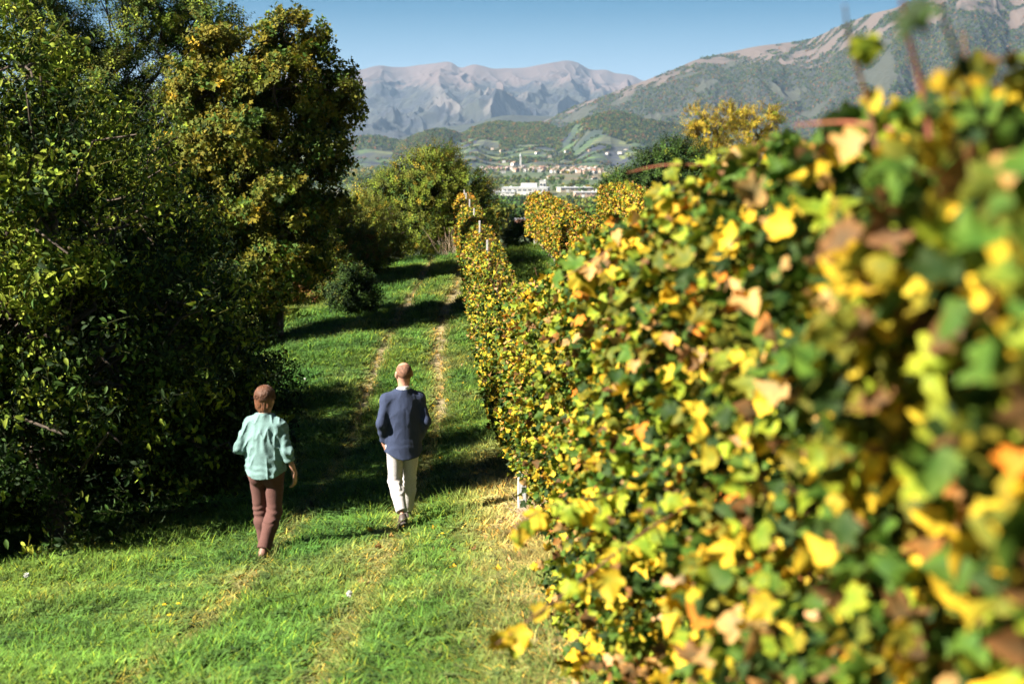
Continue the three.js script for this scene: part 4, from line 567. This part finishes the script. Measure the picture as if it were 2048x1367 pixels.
person('balding man in a navy blue jacket and white trousers walking away nearer the vines', G(-1.20, 15.35), .30, {
  lean: .0, shL: [-.172, 1.42, .0], shR: [.172, 1.42, .0], neck: [.01, 1.515, .0], head: [.02, 1.69, -.02], elL: [-.25, 1.18, .07], wrL: [-.20, .955, -.03], elR: [.235, 1.18, .08], wrR: [.19, .96, -.06],
  handL: { dir: [.25, -1, -.1], side: 1, palm: [-.1, -.1, -1] }, handR: { dir: [-.2, -1, -.15], side: -1, palm: [.1, -.1, -1] },
  hipL: [-.09, .93, 0], hipR: [.09, .93, 0], knL: [-.085, .52, -.03], knR: [.10, .51, -.14], anL: [-.065, .20, .24], anR: [.095, .09, -.26], toeL: [-.06, .02, .10], toeR: [.11, .03, -.47],
}, { scale: 1.03, skin: rgb(.46, .235, .165), turn: -.08, wrinkle: .25, seam: 1, hem: .785, dip: .07, skirt: .218, cuff: { L: .9, R: .9 }, collarH: .03, ankle: .86, cuffR: .046, topName: 'jacket',
  top: cloth(rgb(.024, .037, .085), { sheen: .35 }), collar: cloth(rgb(.8, .82, .86)), trousers: cloth(rgb(.55, .52, .515)), shoe: std(rgb(.05, .035, .03), { roughness: .55 }), sole: std(rgb(.06, .05, .045)), hairMat: std(rgb(.24, .115, .07), { roughness: .8, map: barkTone, bumpMap: bark, bumpScale: .002 }),
  hair: (X, Y, Z) => { let d = ell(X, Y, Z, [0, .021, .014], [.0855, .0965, .1045]); d = Math.max(d, -ell(X, Y, Z, [0, .125, -.02], [.07, .06, .085])); return Math.max(d, -Z - .02 + Math.max(0, Y) * .3, -(Y + .055) - .02 * (Z > .05 ? 1 : 0)); } });
// ------------------------------------------------------------------ the valley: woods, factories, villages, church
const plasterW = std(rgb(.40, .39, .37)), plasterC = std(rgb(.34, .28, .21)), plasterP = std(rgb(.34, .23, .17)), tileRed = std(rgb(.22, .10, .065)), tileTan = std(rgb(.25, .155, .11)), metalRoof = std(rgb(.36, .37, .39), { roughness: .5 }), glassDark = std(rgb(.05, .06, .08), { roughness: .2 }), concrete = std(rgb(.52, .51, .49));
const box = (w, h, d, x = 0, y = 0, z = 0) => new THREE.BoxGeometry(w, h, d).translate(x, y + h / 2, z);
function gable(w, d, h, over = .4) { const a = w / 2 + over, b = d / 2 + over, t = .25, P = [], I = []; for (const [y0, k] of [[0, 1], [-t, 1]]) P.push(-a, y0, -b, -a, y0, b, 0, y0 + h, -b, 0, y0 + h, b, a, y0, -b, a, y0, b); const q = (i, j, k, l) => I.push(i, j, k, j, l, k); q(0, 1, 2, 3); q(2, 3, 4, 5); I.push(6, 8, 7, 7, 8, 9, 8, 10, 9, 9, 10, 11); q(0, 6, 1, 7); q(5, 11, 4, 10); I.push(1, 7, 3, 7, 9, 3, 3, 9, 5, 9, 11, 5, 0, 2, 6, 6, 2, 8, 2, 4, 8, 8, 4, 10); return new THREE.BufferGeometry().setAttribute('position', new THREE.Float32BufferAttribute(P, 3)).setIndex(I).toNonIndexed(); }
function wedge(w, d, h) { const g = gable(w - .02, d - .02, h, 0); return g; }
function norm(g) { g.computeVertexNormals(); return g; }
function house(name, label, pos, turn, w, d, h, roofH, wall, roof, group) {
  const t = thing(name, label, 'house', pos, turn, group);
  mesh('wall', mergeGeometries([box(w, h, d).toNonIndexed().deleteAttribute('uv'), norm(wedge(w, d, roofH).translate(0, h, 0))]), wall, t);
  const r = mesh('roof', norm(gable(w, d, roofH).translate(0, h + .27, 0)), roof, t); mesh('chimney', box(.7, 1.6, .7, w * .2, h + roofH * .55, d * .2), wall, r);
  for (let k = 0; k < 3; k++) for (const y of h > 5 ? [1, 3.8] : [1]) mesh('window', box(.9, 1.3, .12, (k - 1) * w * .3, y, d / 2), glassDark, t);
  mesh('door', box(1.1, 2.1, .1, w * .15, 0, d / 2 + .003), std(rgb(.16, .09, .05)), t);
  return t;
}
const onPlain = (px, D) => { const a = at(px, 500, D); return G(a.x, D); };
// the near house in the dip behind the rows
{
  const t = thing('low_house', 'low pale house with a flat grey roof in the dip beyond the vine rows', 'house', onPlain(1040, 345), .5);
  t.position.y = at(1040, 470, 345).y;
  mesh('wall', box(13, 3.6, 8), plasterC, t); const r = mesh('roof', box(15, .35, 10, 0, 3.6), metalRoof, t); mesh('chimney', box(.9, 2.6, .9, -4.5, 3.96, 1), plasterW, r);
  for (const x of [-4, -.5, 3]) mesh('window', box(1.4, 1.3, .2, x, 1.2, 4), glassDark, t); mesh('door', box(1.2, 2.2, .2, 5.2, 0, 4), glassDark, t);
  house('gabled_house', 'small house with a terracotta roof just below the low grey-roofed house', V(at(1062, 478, 335).x, at(1062, 482, 335).y, -335), .9, 9, 7, 3.2, 1.6, plasterP, tileRed);
}
function factory(label, px, py, D, w, d, h, turn, wall, bays, tower) {
  const p = at(px, py, D), t = thing('factory', label, 'factory', V(p.x, ground(p.x, D), -D), turn);
  mesh('wall', box(w, h, d), wall, t); const r = mesh('roof', box(w + .8, .7, d + .8, 0, h), metalRoof, t);
  for (let k = 0; k < bays; k++) { mesh('window', box(w / bays * .7, h * .22, .3, (k + .5) / bays * w - w / 2, h * .58, d / 2), glassDark, t); if (k % 2) mesh('roof_vent', box(2.4, 1.5, 2.4, (k + .5) / bays * w - w / 2, h + .7, 0), concrete, r); if (k % 3 === 1) mesh('gate', box(4, 4.2, .3, (k + .5) / bays * w - w / 2, 0, d / 2), concrete, t); }
  if (tower) mesh('tower', box(...tower), wall, t);
  return t;
}
factory('long white factory with a stepped flat roof in the middle of the valley', 1052, 384, 1950, 62, 40, 9, -.1, plasterW, 9, [22, 15, 14, 4, 0, -6]);
factory('low white annex standing left of the long white factory', 1012, 384, 1900, 26, 24, 5, -.1, plasterW, 4);
factory('narrow white tower block at the right end of the long white factory', 1086, 384, 1990, 9, 9, 17, -.1, plasterW, 2);
factory('tan-walled warehouse with a pale roof right of the long white factory', 1150, 377, 2050, 48, 34, 6, .15, plasterC, 7);
factory('pale grey shed with terracotta-coloured walls before the tan-walled warehouse', 1175, 388, 1850, 34, 26, 6, .05, plasterP, 5);
factory('white hall at the right edge of the tan-walled warehouse, beside the dark tree', 1204, 385, 1900, 15, 20, 9, .05, plasterW, 2);
factory('white industrial hall seen between the maple tree and the rounded bush', 712, 398, 1700, 26, 20, 6, .1, plasterW, 4);
factory('pale works building half hidden by the maple tree', 580, 400, 1800, 40, 22, 7, .1, plasterW, 6);
for (const [px, h, r, l] of [[676, 15, 2.9, 'thick pale concrete silo beside the maple tree edge'], [706, 11, 1.3, 'slim pale chimney on the industrial hall grounds'], [716, 9, 1.1, 'short thin white tank right of the slim chimney']]) { const D = 1690, p = at(px, 395, D), t = thing('silo', l, 'silo', V(p.x, ground(p.x, D), -D)); mesh('drum', new THREE.CylinderGeometry(r, r, h, 18).translate(0, h / 2, 0), concrete, t); mesh('rim', new THREE.TorusGeometry(r, .18, 6, 18).rotateX(Math.PI / 2).translate(0, h, 0), metalRoof, t); mesh('dome', new THREE.SphereGeometry(r * .98, 14, 6, 0, 6.3, 0, 1.57).scale(1, .4, 1).translate(0, h, 0), metalRoof, t); }
// church with its bell tower
{
  const D = 4080, p = at(1041, 335, D), t = thing('bell_tower', 'tall white village bell tower with a pointed spire', 'bell tower', V(p.x, at(1041, 334.5, D).y, -D));
  mesh('shaft', box(5.2, 25, 5.2), plasterW, t); mesh('cornice', box(6.2, .8, 6.2, 0, 25), plasterW, t); const b = mesh('belfry', box(4.8, 6, 4.8, 0, 25.8), plasterW, t);
  for (const [x, z] of [[0, 2.4], [0, -2.4], [2.4, 0], [-2.4, 0]]) mesh('arch_opening', box(z ? 1.7 : .2, 4, z ? .2 : 1.7, x, 26.7, z), glassDark, b);
  mesh('spire', new THREE.ConeGeometry(3.2, 11, 8).translate(0, 37.3, 0), std(rgb(.34, .36, .38)), t);
  const c = thing('church', 'white village church with a red roof beside the bell tower', 'church', V(at(1029, 335, D).x, at(1029, 335, D).y, -D + 10), .35);
  mesh('wall', mergeGeometries([box(15, 13, 24).toNonIndexed().deleteAttribute('uv'), norm(wedge(15, 24, 4).translate(0, 13, 0))]), plasterW, c); mesh('roof', norm(gable(15, 24, 4, .6).translate(0, 13.3, 0)), tileTan, c); mesh('apse', new THREE.CylinderGeometry(5.5, 5.5, 9, 14).translate(0, 4.5, -12), plasterW, c); for (const z of [-7, 0, 7]) mesh('window', box(.3, 3.4, 1.6, 7.5, 6, z), glassDark, c); mesh('door', box(2.6, 4.2, .3, 0, 0, 12), glassDark, c);
}
{ // the village and scattered farmhouses
  const R = rng(611), spots = [];
  for (let i = 0; i < 110; i++) { const px = 960 + 245 * R(), D = 3350 + 800 * Math.pow(R(), .7) - Math.abs(px - 1040) * .8; spots.push([px, D, 'v']); }
  for (const [px, py, D] of [[1003, 301, 4750], [1008, 322, 4300], [985, 297, 4800], [1200, 282, 4700], [1206, 280, 4720], [1180, 300, 4500], [1215, 306, 4450], [1240, 305, 4450], [1075, 305, 4500], [1133, 302, 4500], [1100, 312, 4350], [1252, 300, 4500], [1690, 268, 5200], [1100, 355, 2900], [1188, 357, 2800], [1030, 358, 2700]]) spots.push([px, D, py]);
  spots.sort((a, b) => a[0] - b[0]); const nth = {};
  const walls = [plasterW, plasterC, plasterP, plasterW], roofs = [tileRed, tileTan, tileTan];
  const protos = {};
  spots.forEach(([px, D, py], i) => {
    const x = at(px, 300, D).x, y = py === 'v' ? ground(x, D) : at(px, py, D).y - 5, k = Math.floor(R() * 4), kk = k + '' + (i % 3), lab = py === 'v' ? `${['white', 'cream', 'pinkish', 'white'][k]} village house with a ${['red', 'tan', 'tan'][i % 3]} roof near the bell tower` : `lone ${['white', 'cream', 'pinkish', 'white'][k]} farmhouse with a tiled roof on the vineyard hills`;
    let t; if (protos[kk]) { t = copy(protos[kk], lab); t.position.set(x, y, -D); t.rotation.y = R() * 1.6 - .8; } else t = protos[kk] = house('village_house', lab, V(x, y, -D), R() * 1.6 - .8, 9 + 6 * R(), 8 + 3 * R(), 5.4 + 2.4 * R(), 1.9, walls[k], roofs[i % 3]);
    const w = lab.replace(' near the bell tower', '').replace(' on the vineyard hills', ''); nth[w] = (nth[w] ?? 0) + 1; t.userData.group = py === 'v' ? 'houses of the village' : 'farmhouses on the hills'; t.userData.label = `${w}, ${ordinal(nth[w])} of its kind from the left`;
  });
}
{ // woods and hedgerows of the plain
  const R = rng(622), lists = clump.map(() => []), q = new THREE.Quaternion(), s = V(), put = (x, D, size, mixx, y) => { for (let k = 0; k < (D < 900 ? 7 : 3); k++) { const a = R() * 6.28, rr = size * .32 * R(), e = size * (D < 900 ? .34 : .5) * (.8 + .5 * R()); q.setFromAxisAngle(V(R() - .5, 1, R() - .5).normalize(), R() * 6.28); s.set(e, e * (.85 + .3 * R()), e); const c = pick(mixx, R); lists[k % 3].push([new THREE.Matrix4().compose(V(x + rr * Math.cos(a), (y ?? ground(x, D)) + size * (.2 + .42 * R()), -D + rr * Math.sin(a)), q, s), c]); } };
  const wood = [['green', 5], ['dark', 4], ['olive', 4], ['ochre', 1], ['lime', .5]], warm = [['olive', 4], ['ochre', 3], ['gold', 1], ['green', 3]];
  for (let i = 0; i < 24000; i++) {
    const px = -300 + 2700 * R(), D = 420 * Math.pow(4250 / 420, R()), x = at(px, 300, D).x, n = noise(x * .004, D * .0022, 3) + .5 * noise(x * .013, D * .006, 4), line = Math.abs(noise(x * .0018, D * .004, 8)) < .03 || Math.abs(noise(x * .004, D * .0013, 12)) < .02;
    const clear = (D > 1640 && D < 2100 && ((px > 985 && px < 1215) || (px > 560 && px < 735)) && R() > .12) || (D > 3600 && D < 4150 && px > 990 && px < 1200 && R() > .25);
    if (clear || !(line || n > (D < 1700 ? -.3 : -.06))) continue;
    put(x, D, D < 900 ? 6 + 5 * R() : 7 + 6 * R(), noise(x * .003, D * .003, 20) > .12 ? warm : wood);
  }
  for (let i = 0; i < 700; i++) { const px = 985 + 110 * R(), D = 300 + 260 * R(), x = at(px, 300, D).x; if (D < 372 && px > 1005 && px < 1070) continue; put(x, D, 4 + 3.5 * R(), noise(x * .05, D * .03) > .1 ? warm : wood); }
  lists.forEach((l, k) => tag(instances(['woods', 'hedgerow', 'treeline'][k], clump[k], leafMat({ transmission: .15, roughness: .9 }), l), ['mixed woods spread over the valley floor', 'hedgerow trees between the fields of the valley', 'lines of trees crossing the valley floor'][k], 'woods'));
  // single trees that stand out
  const solo = (label, px, py, D, h, w, m, seed) => { const p = at(px, py, D); return tree('valley_tree', label, 'tree', V(p.x, Math.min(ground(p.x, D), p.y), -D), { seed, trunk: h * .03, trunkTop: h * .3, height: h, lobes: [[0, h * .5, 0, w * .45, h * .42], [-w * .2, h * .4, w * .1, w * .3, h * .3], [w * .22, h * .42, w * .1, w * .28, h * .3], [0, h * .72, 0, w * .3, h * .26]], count: 420, size: h * .11, sprigs: clump, mat: foliage, mix: m, gap: -.2 }); };
  solo('round dark green tree standing in front of the long white factory', 1070, 394, 1500, 13, 15, [['dark', 4], ['green', 2]], 71);
  solo('bushy green tree above the low grey-roofed house, left of others', 1015, 425, 520, 8, 8, wood, 72);
  solo('dark spreading tree right behind the low house chimney', 1008, 452, 330, 6, 5, [['dark', 4], ['green', 2]], 73);
  solo('yellow-green tree below the factory, right of the low house', 1062, 432, 480, 8, 9, warm, 74);
  solo('olive green tree rising between the low house and the second vine row', 1078, 450, 400, 7, 6, warm, 75);
  solo('mid green tree in the wooded belt below the white factory', 1048, 412, 700, 9, 11, wood, 76);
  solo('pale green tree at the foot of the maple tree in the valley', 690, 425, 300, 8, 10, [['lime', 3], ['olive', 3]], 77);
}

{ // the forest on the hills: crowns on the wooded ground of the height fields
  const R = rng(633), lists = clump.map(() => []), q = new THREE.Quaternion(), s = V(), mixx = [['dark', 4], ['green', 3], ['olive', 3], ['russet', 1.2], ['ochre', .6]];
  for (const [x, y, z] of woodedSpots) { if (R() > .55) continue; const e = 5 + 4 * R(); q.setFromAxisAngle(V(R() - .5, 1, R() - .5).normalize(), R() * 6.28); s.set(e, e * .95, e); const c = pick(mixx, R); c.multiplyScalar(.8); lists[Math.floor(R() * 3)].push([new THREE.Matrix4().compose(V(x + 6 * (R() - .5), y + 2, z + 8 * (R() - .5)), q, s), c]); }
  lists.forEach((l, k) => tag(instances('forest', clump[k], leafMat({ transmission: .1, roughness: .95 }), l), ['dark autumn forest covering the tops of the near hills', 'mixed forest on the flanks of the hills', 'forest patches on the lower mountain slope'][k], 'forest'));
}
renderer.render(scene, camera);
